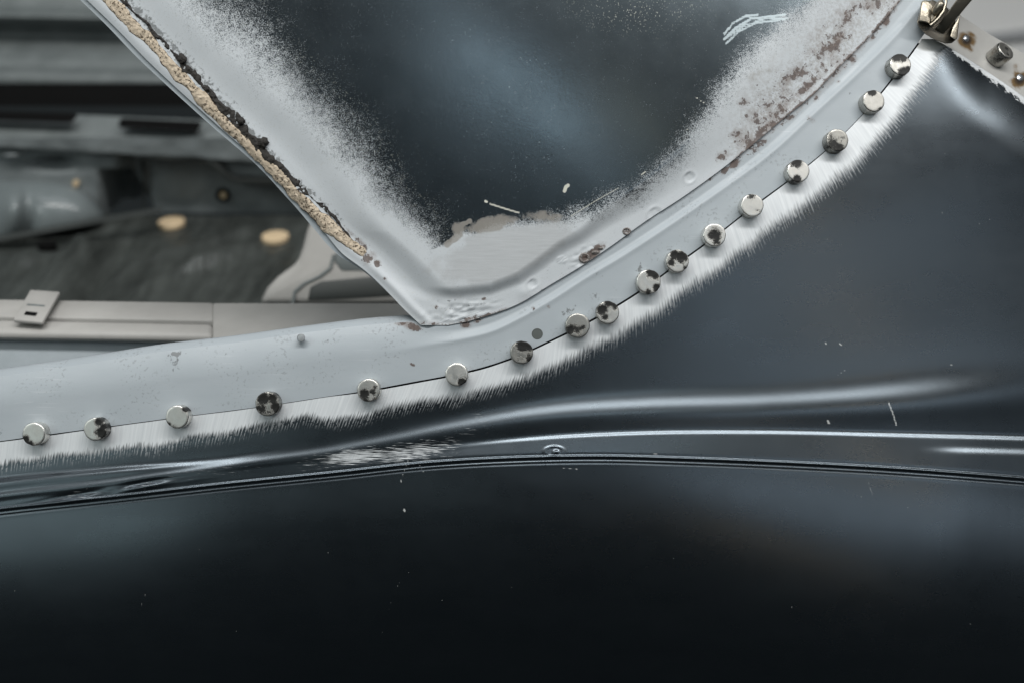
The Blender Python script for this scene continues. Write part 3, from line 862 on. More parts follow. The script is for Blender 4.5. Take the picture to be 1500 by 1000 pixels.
    o['label'] = 'dark pillar skin with pale grey overspray and rusty flange'
    return o
pillar = build_pillar()

def ribbon(name, line, hw, hgt, mat, parent, seed, n_across=15, rag=0.25, bumpy=0.0006, hoff=0.0, step=1.6, lump=6, endtaper=10):
    """a bead of sealant lying on the pillar: line = [(x, y, halfwidth)]"""
    L = np.array(line, float)
    seg = np.linalg.norm(np.diff(L[:, :2], axis=0), axis=1)
    arc = np.concatenate([[0], np.cumsum(seg)])
    s = np.arange(0, arc[-1], step)
    x, y, wd = [np.interp(s, arc, L[:, i]) for i in range(3)]
    k = np.ones(9) / 9
    sm = lambda a: np.convolve(np.pad(a, 4, mode='edge'), k, 'valid')
    x, y = sm(x), sm(y)
    tx, ty = np.gradient(x), np.gradient(y)
    nn = np.hypot(tx, ty)
    nx, ny = ty / nn, -tx / nn          # to the upper right
    t = np.linspace(-1, 1, n_across)[None]
    wl = wd * (1 + rag * fbm(s, s * 0 + 3.3, 22, seed, 4))
    wr = wd * (1 + rag * fbm(s, s * 0 + 9.7, 22, seed + 5, 4))
    end = np.sqrt(np.clip((arc[-1] - s) / endtaper, 0.02, 1))
    off = np.where(t < 0, t * wl[:, None], t * wr[:, None]) * hw * (0.55 + 0.45 * end[:, None])
    X = x[:, None] + nx[:, None] * off
    Y = y[:, None] + ny[:, None] * off
    h = pillar_h(X, Y) + hoff + hgt * np.clip(1 - t ** 2, 0, 1) ** 0.55 * (0.7 + 0.3 * end[:, None])
    core = np.clip(1 - t ** 4, 0, 1)
    h += bumpy * core * (fbm(X, Y, lump, seed + 9, 3) + 0.5 * fbm(X, Y, lump * 4, seed + 13, 2))
    e = np.abs(t) ** 3 + 0 * X
    # rows go along the bead, columns across; orient to face the viewer
    return raw_mesh(name, P3(X, Y, h), grid_faces(*X.shape)[:, ::-1] if True else 0, mat, parent, dict(edge=e))

BE = [(95, -62, 11), (130, -30, 11), (160, 0, 10.5), (190, 33, 9.5), (225, 66, 8.6), (262, 108, 8.4), (304, 154, 8.4), (345, 195, 8.6), (385, 236, 9), (410, 262, 9), (453, 302, 8.6), (475, 325, 9), (498, 346, 9.4), (520, 362, 9), (535, 374, 7.5)]
ribbon('beige_sealant', BE, 0.96, 0.0008, SEAL, pillar, 101, 21, 0.36, 0.0003, 0.0, 1.4, 3.5)
BK = [(125, -62, 5), (155, -30, 4.5), (183, 0, 4.5), (216, 33, 4.5), (247, 66, 6), (286, 108, 7), (327, 154, 8), (366, 195, 8.5), (404, 236, 7), (430, 262, 6.5), (475, 302, 6.5), (498, 325, 4.5), (515, 346, 3), (524, 358, 2)]
ribbon('black_sealant', [(x_ - 3.0, y_ + 1.5, w_) for x_, y_, w_ in BK], 0.74, 0.0007, TAR, pillar, 131, 11, 0.95, 0.0006, -0.0001, 1.2, 5)
# lumps of black filler along the bead
TL = [(255, 82), (262, 90), (268, 86), (330, 160), (378, 205), (383, 214), (386, 210)]
for i, (a, b, r) in enumerate([(266, 87, 8), (385, 209, 8), (352, 178, 6)]):
    rs = np.random.RandomState(i + 3)
    n = 16
    V, F = [], []
    hb = pillar_h(np.array([[float(a)]]), np.array([[float(b)]]))[0, 0]
    jit = rs.uniform(0.7, 1.25, n)
    for rr, hh in [(1, -0.0003), (0.9, 0.0012), (0.6, 0.0022), (0.25, 0.0027)]:
        for k in range(n):
            an = 2 * math.pi * k / n
            V.append(pt(a + r * rr * jit[k] * math.cos(an), b - r * rr * jit[k] * math.sin(an), hb + hh * rs.uniform(.8, 1.2)))
    for j in range(3):
        for k in range(n):
            F.append((j * n + k, j * n + (k + 1) % n, (j + 1) * n + (k + 1) % n, (j + 1) * n + k))
    F.append(tuple(3 * n + k for k in range(n)))
    raw_mesh('filler_lump', V, F, TAR, pillar)

# second sheet of the pinch flange, showing a few pixels outside the first
def build_second_edge():
    s = np.arange(-125, 441, 3.0)
    x = LEFT(s)
    tx, ty = np.gradient(x), np.gradient(s)
    nn = np.hypot(tx, ty)
    nx, ny = -ty / nn, tx / nn
    wob = 1.0 + 0.7 * vnoise(s, s * 0, 60, 91) + lin(s, (-125, 0), (340, 0), (356, 2.0), (374, 3.0), (392, 1), (440, 0))
    t = np.linspace(-14, 1, 6)[:, None]
    tt = np.array([-14, -7, 0, .5, .8, 1.0])[:, None]
    off = np.where(tt <= 0, tt, tt * wob[None])
    X, Y = x[None] + nx * off, s[None] + ny * off
    h = -0.0040 + 0 * X
    # columns run down the edge: rows from inner to outer
    o = sheet('inner_flange', X[::-1].T.copy(), Y[::-1].T.copy(), h.T.copy(), LIPM, pillar, None, 'l', 0.0012)
    return o
build_second_edge()

# black sheet added behind the seam, keeps the gap dark and blocks light
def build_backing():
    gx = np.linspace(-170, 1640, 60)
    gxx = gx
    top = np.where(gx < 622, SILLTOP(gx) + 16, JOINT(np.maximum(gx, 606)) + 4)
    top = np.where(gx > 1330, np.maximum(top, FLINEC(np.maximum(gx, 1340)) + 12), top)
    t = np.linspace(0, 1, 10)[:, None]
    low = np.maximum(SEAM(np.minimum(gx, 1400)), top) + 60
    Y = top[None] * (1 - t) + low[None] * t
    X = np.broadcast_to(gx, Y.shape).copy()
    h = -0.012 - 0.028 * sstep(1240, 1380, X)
    return sheet('dark_backing', X, Y, h + 0 * X, BLACKH, body)
build_backing()

# punched holes and a burst weld in the spot-weld flange
RUSTM = mat_plain('rusty_steel', (0.012, 0.009, 0.008), (0.42, 0.38, 0.36), 0.5, 420, 0.4, 700, 1.0, 0.5, 0.001)
for px, py, r in [(918, 339, 6.0), (856, 378, 8.0)]:
    hb = float(pillar_h(np.array([[float(px)]]), np.array([[float(py)]]))[0, 0])
    disc_stack('punched_hole', px, py, [(r * 1.1, -0.0002), (r, 0.0005), (r * 0.82, 0.0007), (r * 0.6, 0.0003), (r * 0.45, -0.0009), (0.3, -0.001)], RUSTM, pillar, 18, hb, (1.0, 0.85))
rs = np.random.RandomState(12)
for px, py, r in [(872, 370, 5.5), (880, 364, 3.5)]:
    hb = float(pillar_h(np.array([[float(px)]]), np.array([[float(py)]]))[0, 0])
    disc_stack('weld_lump', px, py, [(r, -0.0003), (r * 0.85, 0.0006), (r * 0.5, 0.0011), (0.3, 0.0012)], RUSTM, pillar, 11, hb, (1.2, 0.65), (0.3, -0.2))

# ------------------------------------------------------------------ car interior behind the opening (out of focus)
def fu(x, f, u):
    return np.array([x, 0, 0]) + f * FW + u * UP

def on_f(py, f):
    """height u of pixel row py on the vertical plane at depth f (x = 0 column)"""
    p = hit(750, py, fu(0, f, 0), FW)
    return float(np.dot(p, UP))

def px_x(px, py, f):
    return float(hit(px, py, fu(0, f, 0), FW)[0])

FLU = -0.19
def fl_pt(px, py, up=0.0):
    return hit(px, py, UP * (FLU + up), UP)

def swept(name, prof, x0, x1, mat, parent, n=24, wob=0.0):
    """prof = [(py, f)] from top row to bottom row, swept along the car"""
    fu_ = [(f, on_f(py, f)) for py, f in prof]
    s = np.linspace(0, 1, len(fu_))
    ss = np.linspace(0, 1, len(fu_) * 4)
    f = np.interp(ss, s, [a for a, b in fu_])
    u = np.interp(ss, s, [b for a, b in fu_])
    k = np.ones(5) / 5
    smo = lambda a: np.convolve(np.pad(a, 2, mode='edge'), k, 'valid')
    f, u = smo(f), smo(u)
    xs_ = np.linspace(x0, x1, n)
    X, Fm = np.meshgrid(xs_, f)
    Um = np.meshgrid(xs_, u)[1] + wob * (X - x0)
    P = X[..., None] * np.array([1, 0, 0]) + Fm[..., None] * FW + Um[..., None] * UP
    return raw_mesh(name, P, grid_faces(*X.shape), mat, parent)

# inner sill rail
def build_rail():
    # top face level at the height where row 480 lies at panel depth 0.10
    d = ray(750, 482)
    p = EYE + d * ((0.105 + D) / D)
    ur = float(np.dot(p, UP))
    def rp(px, py, up=0.0):
        return hit(px, py, UP * (ur + up), UP)
    mb = MB()
    x0, x1 = -260, 312
    a = [rp(x0, 434), rp(x1, 443), rp(x1, 470), rp(x0, 459)]
    dn = -0.02 * UP
    mb.hexa(a, [q + dn for q in a])
    rail = mb.build('inner_sill', BEIGE, body, 0.0015)
    mb = MB()
    a = [rp(x0, 462), rp(x1, 473), rp(x1, 492), rp(x0, 483)]
    b = [q - 0.008 * UP + 0.001 * FW for q in a]
    mb.hexa(a, b)
    mb.build('sill_ledge', BEIGE, rail, 0.004, seg=3)
    mb = MB()
    a = [rp(x0, 452, -0.004), rp(x1, 462, -0.004), rp(x1, 478, -0.004), rp(x0, 468, -0.004)]
    mb.hexa(a, [q + dn * 0.4 for q in a])
    mb.build('sill_groove', INNERD, rail)
    mb = MB()
    a = [rp(x0, 476, -.004), rp(311, 485, -.004), rp(311, 640, -.07), rp(x0, 660, -.07)]
    mb.hexa(a, [q + dn for q in a])
    mb.build('sill_slope', LIPM, rail, 0.002)
    mb = MB()
    a = [rp(311, 443, .0012), rp(760, 443, .0012), rp(760, 540, .0012), rp(311, 560, .0012)]
    mb.hexa(a, [q + dn * 2 for q in a])
    mb.build('sill_plate', BEIGE, rail, 0.002)
    # anchor plate standing off the rail
    mb = MB()
    up = 0.007
    a = [rp(44, 424, up), rp(88, 427, up), rp(62, 472, up), rp(19, 468, up)]
    mb.hexa(a, [q - 0.003 * UP for q in a])
    pl = mb.build('anchor_plate', BEIGE, rail, 0.0012)
    for q in ([(38, 456), (55, 458), (52, 463), (35, 461)], [(40, 445), (66, 447), (65, 449), (39, 447)]):
        mb = MB()
        a = [rp(x, y, up + 0.0003) for x, y in q]
        mb.hexa(a, [v - 0.002 * UP for v in a])
        mb.build('plate_slot', BLACKH if q[0][1] > 450 else INNER, rail)
    for px, py in [(75, 519), (138, 519)]:
        c = rp(px, py, -0.026)
        mb = MB()
        n = 10
        ring = [c + 0.0022 * (math.cos(2 * math.pi * i / n) * np.array([1, 0, 0]) + math.sin(2 * math.pi * i / n) * UP) for i in range(n)]
        mb.hexa([v - 0.004 * FW for v in ring], [v + 0.01 * FW for v in ring])
        mb.build('bolt_hole', INNERD, rail)
    return rail, rp
rail, rail_pt = build_rail()

def build_floor():
    n, mrow = 150, 70
    py = np.linspace(316, 452, mrow)
    pxs = np.linspace(-260, 900, n)
    P = np.array([[fl_pt(x, y) for x in pxs] for y in py])
    X, Y = np.meshgrid(pxs, py)
    # pressed swirls and ribs
    a = X + (Y - 380) * 2.2
    rib = np.zeros_like(X)
    rib += 0.010 * gauss((Y - 378) + (X - 330) * 0.36, 7) * sstep(250, 300, X) * (1 - sstep(360, 400, X))
    rib += 0.008 * gauss((Y - 352) + (X - 320) * 0.30, 6) * sstep(180, 240, X) * (1 - sstep(360, 400, X))
    rib += 0.007 * gauss((Y - 402) + (X - 260) * 0.42, 7) * sstep(180, 220, X) * (1 - sstep(320, 360, X))
    rib += 0.012 * gauss((X - 95) + (Y - 400) * 0.75, 26) * sstep(350, 365, Y)
    rib -= 0.012 * gauss((X - 150) + (Y - 400) * 0.75, 16) * sstep(335, 360, Y)
    rib += 0.012 * np.exp(-(((X - 50) / 36) ** 2 + ((Y - 385) / 12) ** 2))
    rib += 0.010 * np.exp(-(((X - 124) / 14) ** 2 + ((Y - 372) / 10) ** 2))
    rib += 0.0012 * fbm(X, Y * 2, 40, 201, 3)
    P = P + rib[..., None] * UP
    m = M('floor_primer')
    nz = m.noise01(9.0, 5, 0.65)
    st = m.noise01(1.0, 4, 0.6, m.mapping((0, 0, math.radians(35)), (60, 8, 8)))
    base = m.mix(m.add(m.mul(nz, 0.5), m.mul(st, 0.5)), (0.010, 0.0115, 0.0105), (0.10, 0.11, 0.103))
    m.set(base=base, rough=0.30, normal=m.bump(st, 0.5, 0.005))
    fl = raw_mesh('floor_pan', P, grid_faces(mrow, n), m.m, body)
    for px, y in [(251, 324), (403, 345)]:
        c = fl_pt(px, y, 0.006)
        mb = MB()
        k = 24
        ring = lambda r, u: [c + r * (math.cos(2 * math.pi * i / k) * np.array([1, 0, 0]) + math.sin(2 * math.pi * i / k) * FW) + u * UP for i in range(k)]
        mb.hexa(ring(0.0155, -0.006), ring(0.0155, 0.0))
        mb.build('floor_plug', PLUGM, fl, 0.001)
    # black drain hole and little cap near the tunnel
    c = fl_pt(68, 356, 0.013)
    mb = MB()
    ring = lambda r, u: [c + r * (1.1 * math.cos(2 * math.pi * i / 16) * np.array([1, 0, 0]) + 0.8 * math.sin(2 * math.pi * i / 16) * FW) + u * UP for i in range(16)]
    mb.hexa(ring(0.0095, -0.02), ring(0.0095, 0.0))
    mb.build('drain_hole', BLACKH, fl)
    return fl
floor_pan = build_floor()

def build_heel():
    F0 = 0.618
    n, mrow = 200, 60
    pxs = np.linspace(-260, 800, n)
    py = np.linspace(196, 326, mrow)
    X, Y = np.meshgrid(pxs, py)
    rel = np.zeros_like(X)
    # embossed box right of the wheel well
    def poly_in(x0, x1, y0, y1, s):
        return sstep(x0 - s, x0 + s, X) * (1 - sstep(x1 - s, x1 + s, X)) * sstep(y0 - s, y0 + s, Y) * (1 - sstep(y1 - s, y1 + s, Y))
    rel -= 0.030 * sstep(-3, 3, Y - (228 + 34 * sstep(296, 330, X))) * sstep(172, 184, X)
    rel -= 0.004 * gauss(X - 208, 3) * sstep(228, 236, Y)
    # dark wheel-well recess
    well = sstep(-8, 8, 44 - np.hypot((X - 196) * 1.0, (Y - 322) * 0.62)) * (1 - sstep(202, 210, X))
    rel -= 0.075 * sstep(-4, 4, (X - 148) + (Y - 300) * 0.05) * (1 - sstep(-5, 5, (X - 172) - (Y - 250) * 0.55)) * sstep(246, 262, Y)
    rel += 0.012 * np.exp(-(((X - 22) / 18) ** 2 + ((Y - 224) / 5) ** 2))
    rel -= 0.022 * np.exp(-(((X - 78) / 28) ** 2 + ((Y - 240) / 9) ** 2))
    rel += 0.0016 * fbm(X, Y, 36, 211, 4)
    rel += 0.014 * sstep(-3, 3, 218 + (X - 100) * 0.06 - Y)
    P = np.array([[hit(x, y, fu(0, F0, 0), FW) for x in pxs] for y in py])
    P = P - rel[..., None] * FW
    o = raw_mesh('heel_board', P, grid_faces(mrow, n), HEELM, body)
    mb = MB()
    q = lambda x, y, f: hit(x, y, fu(0, f, 0), FW)
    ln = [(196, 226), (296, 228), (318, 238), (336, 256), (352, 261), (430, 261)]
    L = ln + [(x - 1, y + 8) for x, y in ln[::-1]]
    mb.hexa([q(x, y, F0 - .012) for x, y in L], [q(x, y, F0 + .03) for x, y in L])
    mb.build('heel_shade_bar', INNERD, o, 0.001)  # dark bar added for the shade band under the step
    mb = MB()
    ln = [(206, 232), (209, 262), (208, 300), (212, 316)]
    L = ln + [(x + 4, y) for x, y in ln[::-1]]
    mb.hexa([q(x, y, F0 + .026) for x, y in L], [q(x, y, F0 + .04) for x, y in L])
    mb.build('heel_shade_bar', INNERD, o, 0.001)  # dark upright strip, painted shade along the box edge
    # tan plugs / bolts
    for px, y, r, mt in [(111, 269, 0.0035, PLUGM), (326, 286, 0.0085, BLACKH), (327, 286, 0.004, PLUGM)]:
        c = hit(px, y, fu(0, F0 - (-0.028 if px > 200 else 0.002) - (0.002 if r == 0.004 else 0), 0), FW)
        mb = MB()
        ring = [c + r * (math.cos(2 * math.pi * i / 14) * np.array([1, 0, 0]) + math.sin(2 * math.pi * i / 14) * UP) for i in range(14)]
        mb.hexa([v + 0.02 * FW for v in ring], [v - 0.0015 * FW for v in ring])
        mb.build('bolt_hole' if mt is BLACKH else 'small_plug', mt, o)
    # transmission hump with a lip along its foot
    n2, m2 = 60, 40
    pxs = np.linspace(-240, 152, n2)
    t = np.linspace(0, 1, m2)
    rows = []
    for tt in t:
        row = []
        for x in pxs:
            topy = 262 + 10 * ((x - 15) / 130.0) ** 2 * (x > 15) + 34 * max(0, (x - 60) / 92.0) ** 3
            lowy = 346 - (x - 0) * 0.16
            y = topy + (lowy - topy) * tt
            b = math.sin(math.pi * min(1, 0.5 + 0.5 * tt) ** 1) 
            prof = (1 - (1 - tt) ** 2) ** 0.5
            edge = math.sqrt(max(0.0, 1 - max(0, (x - 20) / 133.0) ** 2.4))
            f = F0 + 0.012 - 0.075 * prof * (0.25 + 0.75 * edge) - 0.012 * math.exp(-((x - 20) / 18.0) ** 2) * math.sin(math.pi * tt) + 0.016 * math.exp(-((x - 40) / 9.0) ** 2) * tt
            row.append(hit(x, y, fu(0, f, 0), FW))
        rows.append(row)
    hm = mat_plain('hump_primer', (0.13, 0.152, 0.156), (0.24, 0.272, 0.276), 0.24, 20, 0, 60, 0.08)
    raw_mesh('tunnel_hump', np.array(rows), grid_faces(m2, n2), hm, body)
    mb = MB()
    a = [hit(-240, 360, fu(0, F0 - .085, 0), FW), hit(0, 354, fu(0, F0 - .085, 0), FW), hit(130, 330, fu(0, F0 - .075, 0), FW), hit(235, 311, fu(0, F0 - .04, 0), FW)]
    b = [hit(-240, 356, fu(0, F0 - .080, 0), FW), hit(0, 349, fu(0, F0 - .080, 0), FW), hit(130, 326, fu(0, F0 - .070, 0), FW), hit(235, 307, fu(0, F0 - .038, 0), FW)]
    loop = a + b[::-1]
    mb.hexa(loop, [q + 0.01 * FW for q in loop])
    mb.build('hump_lip', INNERD, body, 0.0015)
    return o
heel = build_heel()

ledge = swept('rear_ledge', [(150, 0.70), (160, 0.685), (175, 0.67), (192, 0.655), (198, 0.64), (206, 0.636)], -0.85, 0.25, INNER, body, wob=-0.045)
for x0, x1, y0, y1 in [(-60, 108, 166, 174), (174, 292, 178, 187)]:
    mb = MB()
    f = 0.668
    q = lambda x, y, ff: hit(x, y, fu(0, ff, 0), FW)
    a = [q(x0, y0, f - .004), q(x1 - 4, y0 + 5, f - .004), q(x1, y0 + 9, f - .006), q(x1 - 4, y1 + 6, f - .008), q(x0, y1, f - .008)]
    mb.hexa(a, [v + 0.012 * FW for v in a])
    mb.build('vent_slot', BLACKH, ledge)
swept('gap_shade', [(120, 0.86), (140, 0.85), (158, 0.80)], -1.1, 0.3, BLACKH, body)  # black sheet painted in for the shade between ledge and far sill
far = swept('far_sill', [(-60, 1.02), (-8, 1.0), (4, 0.99), (10, 0.955), (15, 0.95), (20, 0.955), (26, 0.99), (44, 1.0), (52, 0.985), (66, 0.955), (78, 0.935), (90, 0.928), (96, 0.905), (102, 0.90), (112, 0.898), (126, 0.90), (133, 0.91), (138, 0.95)], -1.2, 0.35, INNER, body, wob=-0.018)

def build_post_foot():
    """pale foot of the centre post on the far side of the rail"""
    mb = MB()
    up = 0.0
    dp = 0.16
    q = lambda x, y, d: EYE + ray(x, y) * ((d + D) / D)
    poly = [(380, 446), (392, 422), (408, 405), (436, 385), (444, 362), (450, 338), (458, 318), (600, 318), (600, 446)]
    mb.hexa([q(x, y, .25) for x, y in poly], [q(x, y, .32) for x, y in poly])
    o = mb.build('post_foot', BEIGE, body, 0.006, seg=3)
    mb = MB()
    poly = [(450, 441), (454, 420), (470, 412), (560, 403), (640, 398), (640, 432), (560, 436)]
    mb.hexa([q(x, y, .249) for x, y in poly], [q(x, y, .256) for x, y in poly])
    mb.build('foot_recess_shade', INNERD, o, 0.002)  # dark slab stands for the shade inside a recess
    mb = MB()
    poly = [(494, 360), (488, 382), (500, 398), (560, 398), (640, 390), (640, 350), (540, 345)]
    mb.hexa([q(x, y, .249) for x, y in poly], [q(x, y, .256) for x, y in poly])
    mb.build('foot_recess_shade', INNER, o, 0.002)  # paler slab, painted shade of the upper recess
    mb = MB()
    line = [(428, 446), (432, 426), (446, 414), (468, 404), (484, 392), (489, 372)]
    L = [(x - 2, y) for x, y in line] + [(x + 2, y + 2) for x, y in line[::-1]]
    mb.hexa([q(x, y, .2485) for x, y in L], [q(x, y, .254) for x, y in L])
    mb.build('foot_seam', INNER, o)
build_post_foot()

# ------------------------------------------------------------------ magnets
MAGS = [
 # px, py, radius, dirt spots (dx, dy, r, strength) in px, height m
 (50, 635, 17, [(-12, 8, 6, 1.1), (-6, 14, 6, .9), (6, 15, 6, .6)], 'bright round magnet at the far left end of the seam, its lower rim dark'),
 (140, 628, 17, [(6, -11, 6, 1.1), (9, 5, 8, 1.1), (13, -3, 6, 1.0), (10, 12, 5, .7)], 'bright round magnet with black blotched right half, second from the left end'),
 (260, 610, 17, [(12, -11, 5, 1.0), (-13, 11, 5, .9), (-4, 15, 5, .7)], 'clean silvery round magnet between the black-blotched one and the nearly black one'),
 (392, 591, 18, [(-6, -8, 9, 1.1), (8, -8, 9, 1.0), (-9, 6, 9, .9), (12, 5, 7, 1.1), (2, 14, 8, .6)], 'mostly blackened round magnet with one silver patch, on the left third'),
 (540, 571, 17, [(-6, 5, 7, 1.15), (6, 2, 6, .9), (-3, 12, 6, .9), (8, 12, 5, .6), (9, -4, 4, .8)], 'silver round magnet with crusty black spots, above the brushed shiny patch'),
 (669, 548, 17, [(8, 11, 6, 1.15), (12, 6, 4, .7)], 'clean pale round magnet with one dark spot, below the pillar corner'),
 (764, 516, 17, [(2, -12, 9, 1.2), (11, -8, 6, 1.1), (-2, 8, 8, .55), (12, 8, 6, .9)], 'grey round magnet with a black crescent across its top, beside the drilled hole'),
 (846, 477, 18, [(-11, 6, 6, 1.2), (-3, 6, 8, .75), (7, 4, 6, .7), (2, 12, 6, .5)], 'dull grey round magnet smeared black along its lower left, left one of the closest pair'),
 (890, 458, 17, [(-8, -4, 8, 1.2), (2, -13, 7, 1.1), (10, -10, 6, 1.0), (-4, 6, 6, .9)], 'round magnet with black upper left half, right one of the closest pair on the seam'),
 (950, 413, 18, [(4, -13, 7, 1.1), (10, -8, 6, .95), (12, 9, 5, 1.4), (-1, 15, 5, .9)], 'pinkish silver round magnet with a dark round blot at its lower right edge'),
 (992, 383, 17, [(-4, -9, 7, 1.1), (6, -6, 8, 1.2), (12, 10, 5, .9), (-9, 2, 6, .9)], 'round magnet with dark top and bright lower face, next up from the pinkish one'),
 (1046, 345, 17, [(0, 0, 9, 1.05), (2, 9, 7, .85), (-2, -9, 5, .6)], 'bright round magnet with a black speckled spot in the middle of its face'),
 (1101, 302, 17, [(-2, -13, 6, .8), (6, 8, 5, .5), (12, 10, 5, .6)], 'pale round magnet with a thin dark rim, next up from the black-centred one'),
 (1168, 252, 17, [(-1, -13, 8, 1.1), (-9, -10, 5, .9), (-2, 12, 6, 1.0), (-7, 14, 5, .8)], 'bright round magnet with black nicks at rim top and bottom, below the rusty flange'),
 (1225, 207, 17, [(-8, 6, 9, .9), (2, 12, 8, 1.0), (-10, -4, 6, .7), (4, 2, 10, .45), (10, -2, 6, .4)], 'dull dirty round magnet with grimy lower side, third down from the clamp'),
 (1278, 150, 17, [(-3, -14, 6, 1.3), (8, 13, 5, .7)], 'clean grey round magnet with black nick at its top, second down from clamp'),
 (1317, 97, 17, [(-6, -13, 8, 1.3), (4, -13, 7, 1.2), (4, 12, 7, 1.2), (11, 8, 5, 1.1)], 'round magnet with black caps above and below, nearest the clamp on the seam'),
]

TONE = {50: 1.0, 140: 1.0, 260: 1.0, 392: .5, 540: .8, 669: 1.0, 764: .3, 846: .35, 890: .8, 950: .85, 992: .75, 1046: .9, 1101: .8, 1168: .8, 1225: .2, 1278: .3, 1317: .35, 1456: .3}  # base brightness per magnet, partly its reflected light put into the colour

def make_magnet(px, py, r, dirt, label, tall=0.0068, hb=None, normal=None, group='round magnets holding the seam'):
    n = 40
    rm = r * S
    seed = int(px)
    px_tone = min(TONE, key=lambda t_: abs(t_ - px))
    prof = [(1.0, 0.0), (1.0, 0.12), (1.0, 0.5), (1.0, 0.86), (0.985, 0.94), (0.95, 0.985), (0.90, 1.0), (0.78, 1.0), (0.64, 1.0), (0.5, 1.0), (0.36, 1.0), (0.22, 1.0), (0.1, 1.0), (0.004, 1.0)]
    V, F, A, FA = [], [], [], []
    rs = np.random.RandomState(seed)
    ph = rs.uniform(0, 6.28, 3)
    for j, (rr, hh) in enumerate(prof):
        for i in range(n):
            a = 2 * math.pi * i / n
            x, y = rr * math.cos(a), rr * math.sin(a)          # y up the panel
            d = 0.0
            for dx, dy, dr, st in dirt:
                d = max(d, st * math.exp(-0.62 * (((x * r - dx) / dr) ** 2 + ((-y * r - dy) / dr) ** 2)))
            d = max(d, 0.42 * math.exp(-((rr - 1.0) / 0.05) ** 2) * (0.5 + 0.5 * math.sin(2 * a + ph[0])) * (hh < 0.9))
            chipk = 1 - 0.035 * max(0, math.sin(3 * a + ph[1]) * math.sin(7 * a + ph[2])) * (rr > 0.85)
            dome = 0.0
            V.append((x * rm * chipk, -tall * hh + 0.02 * rm * (d > 0.9) * (rr < 0.93), y * rm * chipk))
            A.append(d)
            FA.append(1.0 if hh > 0.99 else 0.0)
    for j in range(len(prof) - 1):
        for i in range(n):
            F.append((j * n + i, j * n + (i + 1) % n, (j + 1) * n + (i + 1) % n, (j + 1) * n + i))
    F.append(tuple((len(prof) - 1) * n + i for i in range(n)))
    o = raw_mesh('magnet', V, F, NICKEL, None, dict(dirt=A, face=FA, tone=np.full(len(A), TONE.get(px_tone, 0.8))))
    # seat it on the sheet, square to the local surface
    hb = 0.0001 if hb is None else hb
    e = 6
    P = pt(px, py, hb)
    ax = pt(px + e, py, hb) - pt(px - e, py, hb)
    az = pt(px, py - e, hb) - pt(px, py + e, hb)
    nv = np.cross(ax, az)
    nv = nv / np.linalg.norm(nv)
    if nv[1] > 0:
        nv = -nv
    if normal is not None:
        nv = np.array(normal) / np.linalg.norm(normal)
    yv = Vector(-nv)
    xv = Vector((1, 0, 0))
    xv = (xv - yv * xv.dot(yv)).normalized()
    zv = xv.cross(yv)
    R = Matrix((xv, yv, zv)).transposed().to_4x4()
    o.matrix_world = RM @ Matrix.Translation(Vector(P)) @ R
    o['label'] = label
    o['category'] = 'magnet'
    o['group'] = group
    return o

for px, py, r, dirt, label in MAGS:
    # the face centre is what the photo shows; the foot sits a little towards the picture's middle
    k = 0.006 / D
    make_magnet(px - (px - 750) * k, py - (py - 500) * k, r, dirt, label)
make_magnet(1456, 88, 16, [(3, -3, 6, .9), (1, 8, 4, .8), (5, -12, 5, .6)], 'tall tilted grey magnet alone on the burnt flange right of the clamp', 0.0095, flange_h(1456, 88) - 0.0005, (0.42, -0.80, 0.42), 'magnet on the flange')

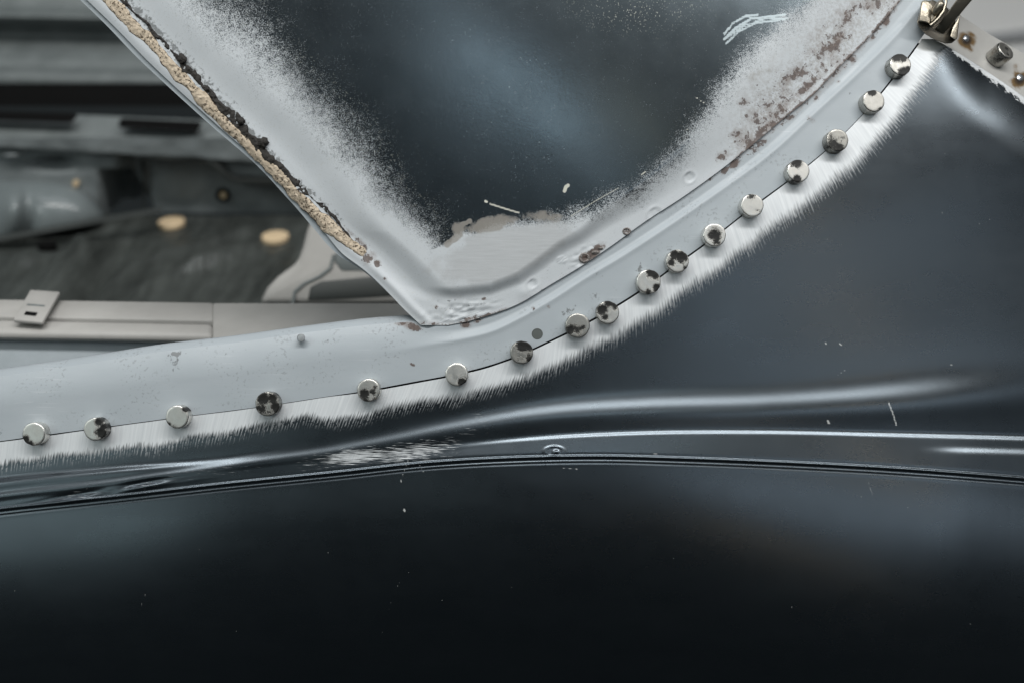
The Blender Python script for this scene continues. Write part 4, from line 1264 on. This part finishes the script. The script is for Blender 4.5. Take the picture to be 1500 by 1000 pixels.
# ------------------------------------------------------------------ locking clamp at the upper right
clamp = thing('locking_clamp', 'bronze coloured locking clamp gripping the panel edge at the top right corner', 'clamp')
def build_clamp():
    hb = 0.001
    mb = MB()
    mb.prism([(1343, 33), (1347, 42), (1356, 51), (1370, 59), (1384, 64), (1394, 64), (1401, 58), (1403, 46), (1399, 28), (1386, 10), (1366, 0), (1350, 6)], hb, hb + 0.006)
    pad = mb.build('swivel_pad', CLAMPD, clamp, 0.0007)
    mb = MB()
    a = [(1345, 32), (1349, 3), (1354, 1), (1360, 3), (1367, 9), (1363, 34), (1361, 37), (1355, 34)]
    mb.hexa([pt(x, y, 0.0065) for x, y in a], [pt(x + 1, y - 1, 0.0125) for x, y in a])
    mb.build('yoke_tab', CLAMP, clamp, 0.0012, seg=3)
    mb = MB()
    # bent cheek of the yoke: a strip standing up, folded like a V
    line = [(1361, 36.5), (1366, 33), (1374, 25), (1381, 15), (1384, 5), (1386, -12), (1387, -30)]
    L = [(x, y) for x, y in line] + [(x + 3.5, y + 2.0) for x, y in line[::-1]]
    mb.hexa([pt(x, y, 0.0065) for x, y in L], [pt(x, y, 0.019) for x, y in L])
    mb.build('yoke_cheek', CLAMP, clamp, 0.0006)
    mb = MB()
    a = [(1366, 12), (1372, 4), (1380, -2), (1384, 6), (1376, 22), (1366, 32), (1363, 33)]
    mb.hexa([pt(x, y, 0.0066) for x, y in a], [pt(x, y, 0.0135) for x, y in a])
    mb.build('yoke_web', CLAMP, clamp, 0.0008)
    mb = MB()
    a = [(1404, 26), (1407, 20), (1405, 32), (1402.5, 56), (1400, 59), (1392, 54), (1396, 40)]
    mb.hexa([pt(x, y, 0.0065) for x, y in a], [pt(x, y, 0.0125) for x, y in a])
    mb.build('yoke_tab', CLAMP, clamp, 0.0008)
    # pivot pin
    V, F = [], []
    c0, c1 = pt(1369, 20, 0.0135), pt(1380, 4, 0.0195)
    ax = (c1 - c0) / np.linalg.norm(c1 - c0)
    u = np.cross(ax, [0, 1, 0]); u /= np.linalg.norm(u)
    v = np.cross(ax, u)
    n = 18
    prof = [(0.001, -.15), (0.6, -.1), (0.9, .05), (1, .25), (1, .7), (0.8, .95), (0.4, 1.05), (0.001, 1.08)]
    for rr, tt in prof:
        for i in range(n):
            a = 2 * math.pi * i / n
            V.append(c0 + (c1 - c0) * tt + 0.0026 * rr * (math.cos(a) * u + math.sin(a) * v))
    for j in range(len(prof) - 1):
        for i in range(n):
            F.append((j * n + i, (j + 1) * n + i, (j + 1) * n + (i + 1) % n, j * n + (i + 1) % n))
    raw_mesh('pivot_pin', V, F, CLAMP, clamp)
    # jaw arm: flat bar rising towards the upper right
    mb = MB()
    st = [(1376, 47, .0085, 7.5), (1383, 38, .013, 7.5), (1394, 24, .019, 8.0), (1410, 3, .025, 9.0), (1430, -22, .031, 10), (1500, -110, .045, 12), (1560, -180, .06, 12)]
    Vv, Ff = [], []
    for x, y, hh, wd in st:
        d = np.array([0.77, 0.63])
        for sx, dh in ((-1, 0), (1, -0.002), (1, -0.008), (-1, -0.006)):
            Vv.append(pt(x + d[0] * wd * sx, y + d[1] * wd * sx, hh + dh))
    for j in range(len(st) - 1):
        for i in range(4):
            Ff.append((j * 4 + i, j * 4 + (i + 1) % 4, (j + 1) * 4 + (i + 1) % 4, (j + 1) * 4 + i))
    Ff.append((0, 1, 2, 3)); Ff.append(tuple(4 * (len(st) - 1) + i for i in (3, 2, 1, 0)))
    mb.add(Vv, Ff)
    mb.build('jaw_arm', CLAMP, clamp, 0.0011, seg=3)
build_clamp()

# ------------------------------------------------------------------ pale wall far behind the top right corner
def build_wall():
    mb = MB()
    q = lambda x, y, d: EYE + ray(x, y) * ((d + D) / D)
    c = [(900, -420), (2100, -420), (2100, 420), (900, 420)]
    mb.hexa([q(x, y, 1.6) for x, y in c], [q(x, y, 1.7) for x, y in c])
    o = mb.build('wall', WALLM, None)
    o.matrix_world = RM
    o['kind'] = 'structure'
    mb = MB()
    a = [(1380, 60), (1440, 50), (1520, 40), (1700, 32), (1700, 48), (1520, 54), (1440, 62), (1380, 74)]
    mb.hexa([q(x, y, 1.58) for x, y in a], [q(x, y, 1.605) for x, y in a])
    mb.build('wall_shade', WALLG, o)  # grey strip painted in place of a shadow line
build_wall()
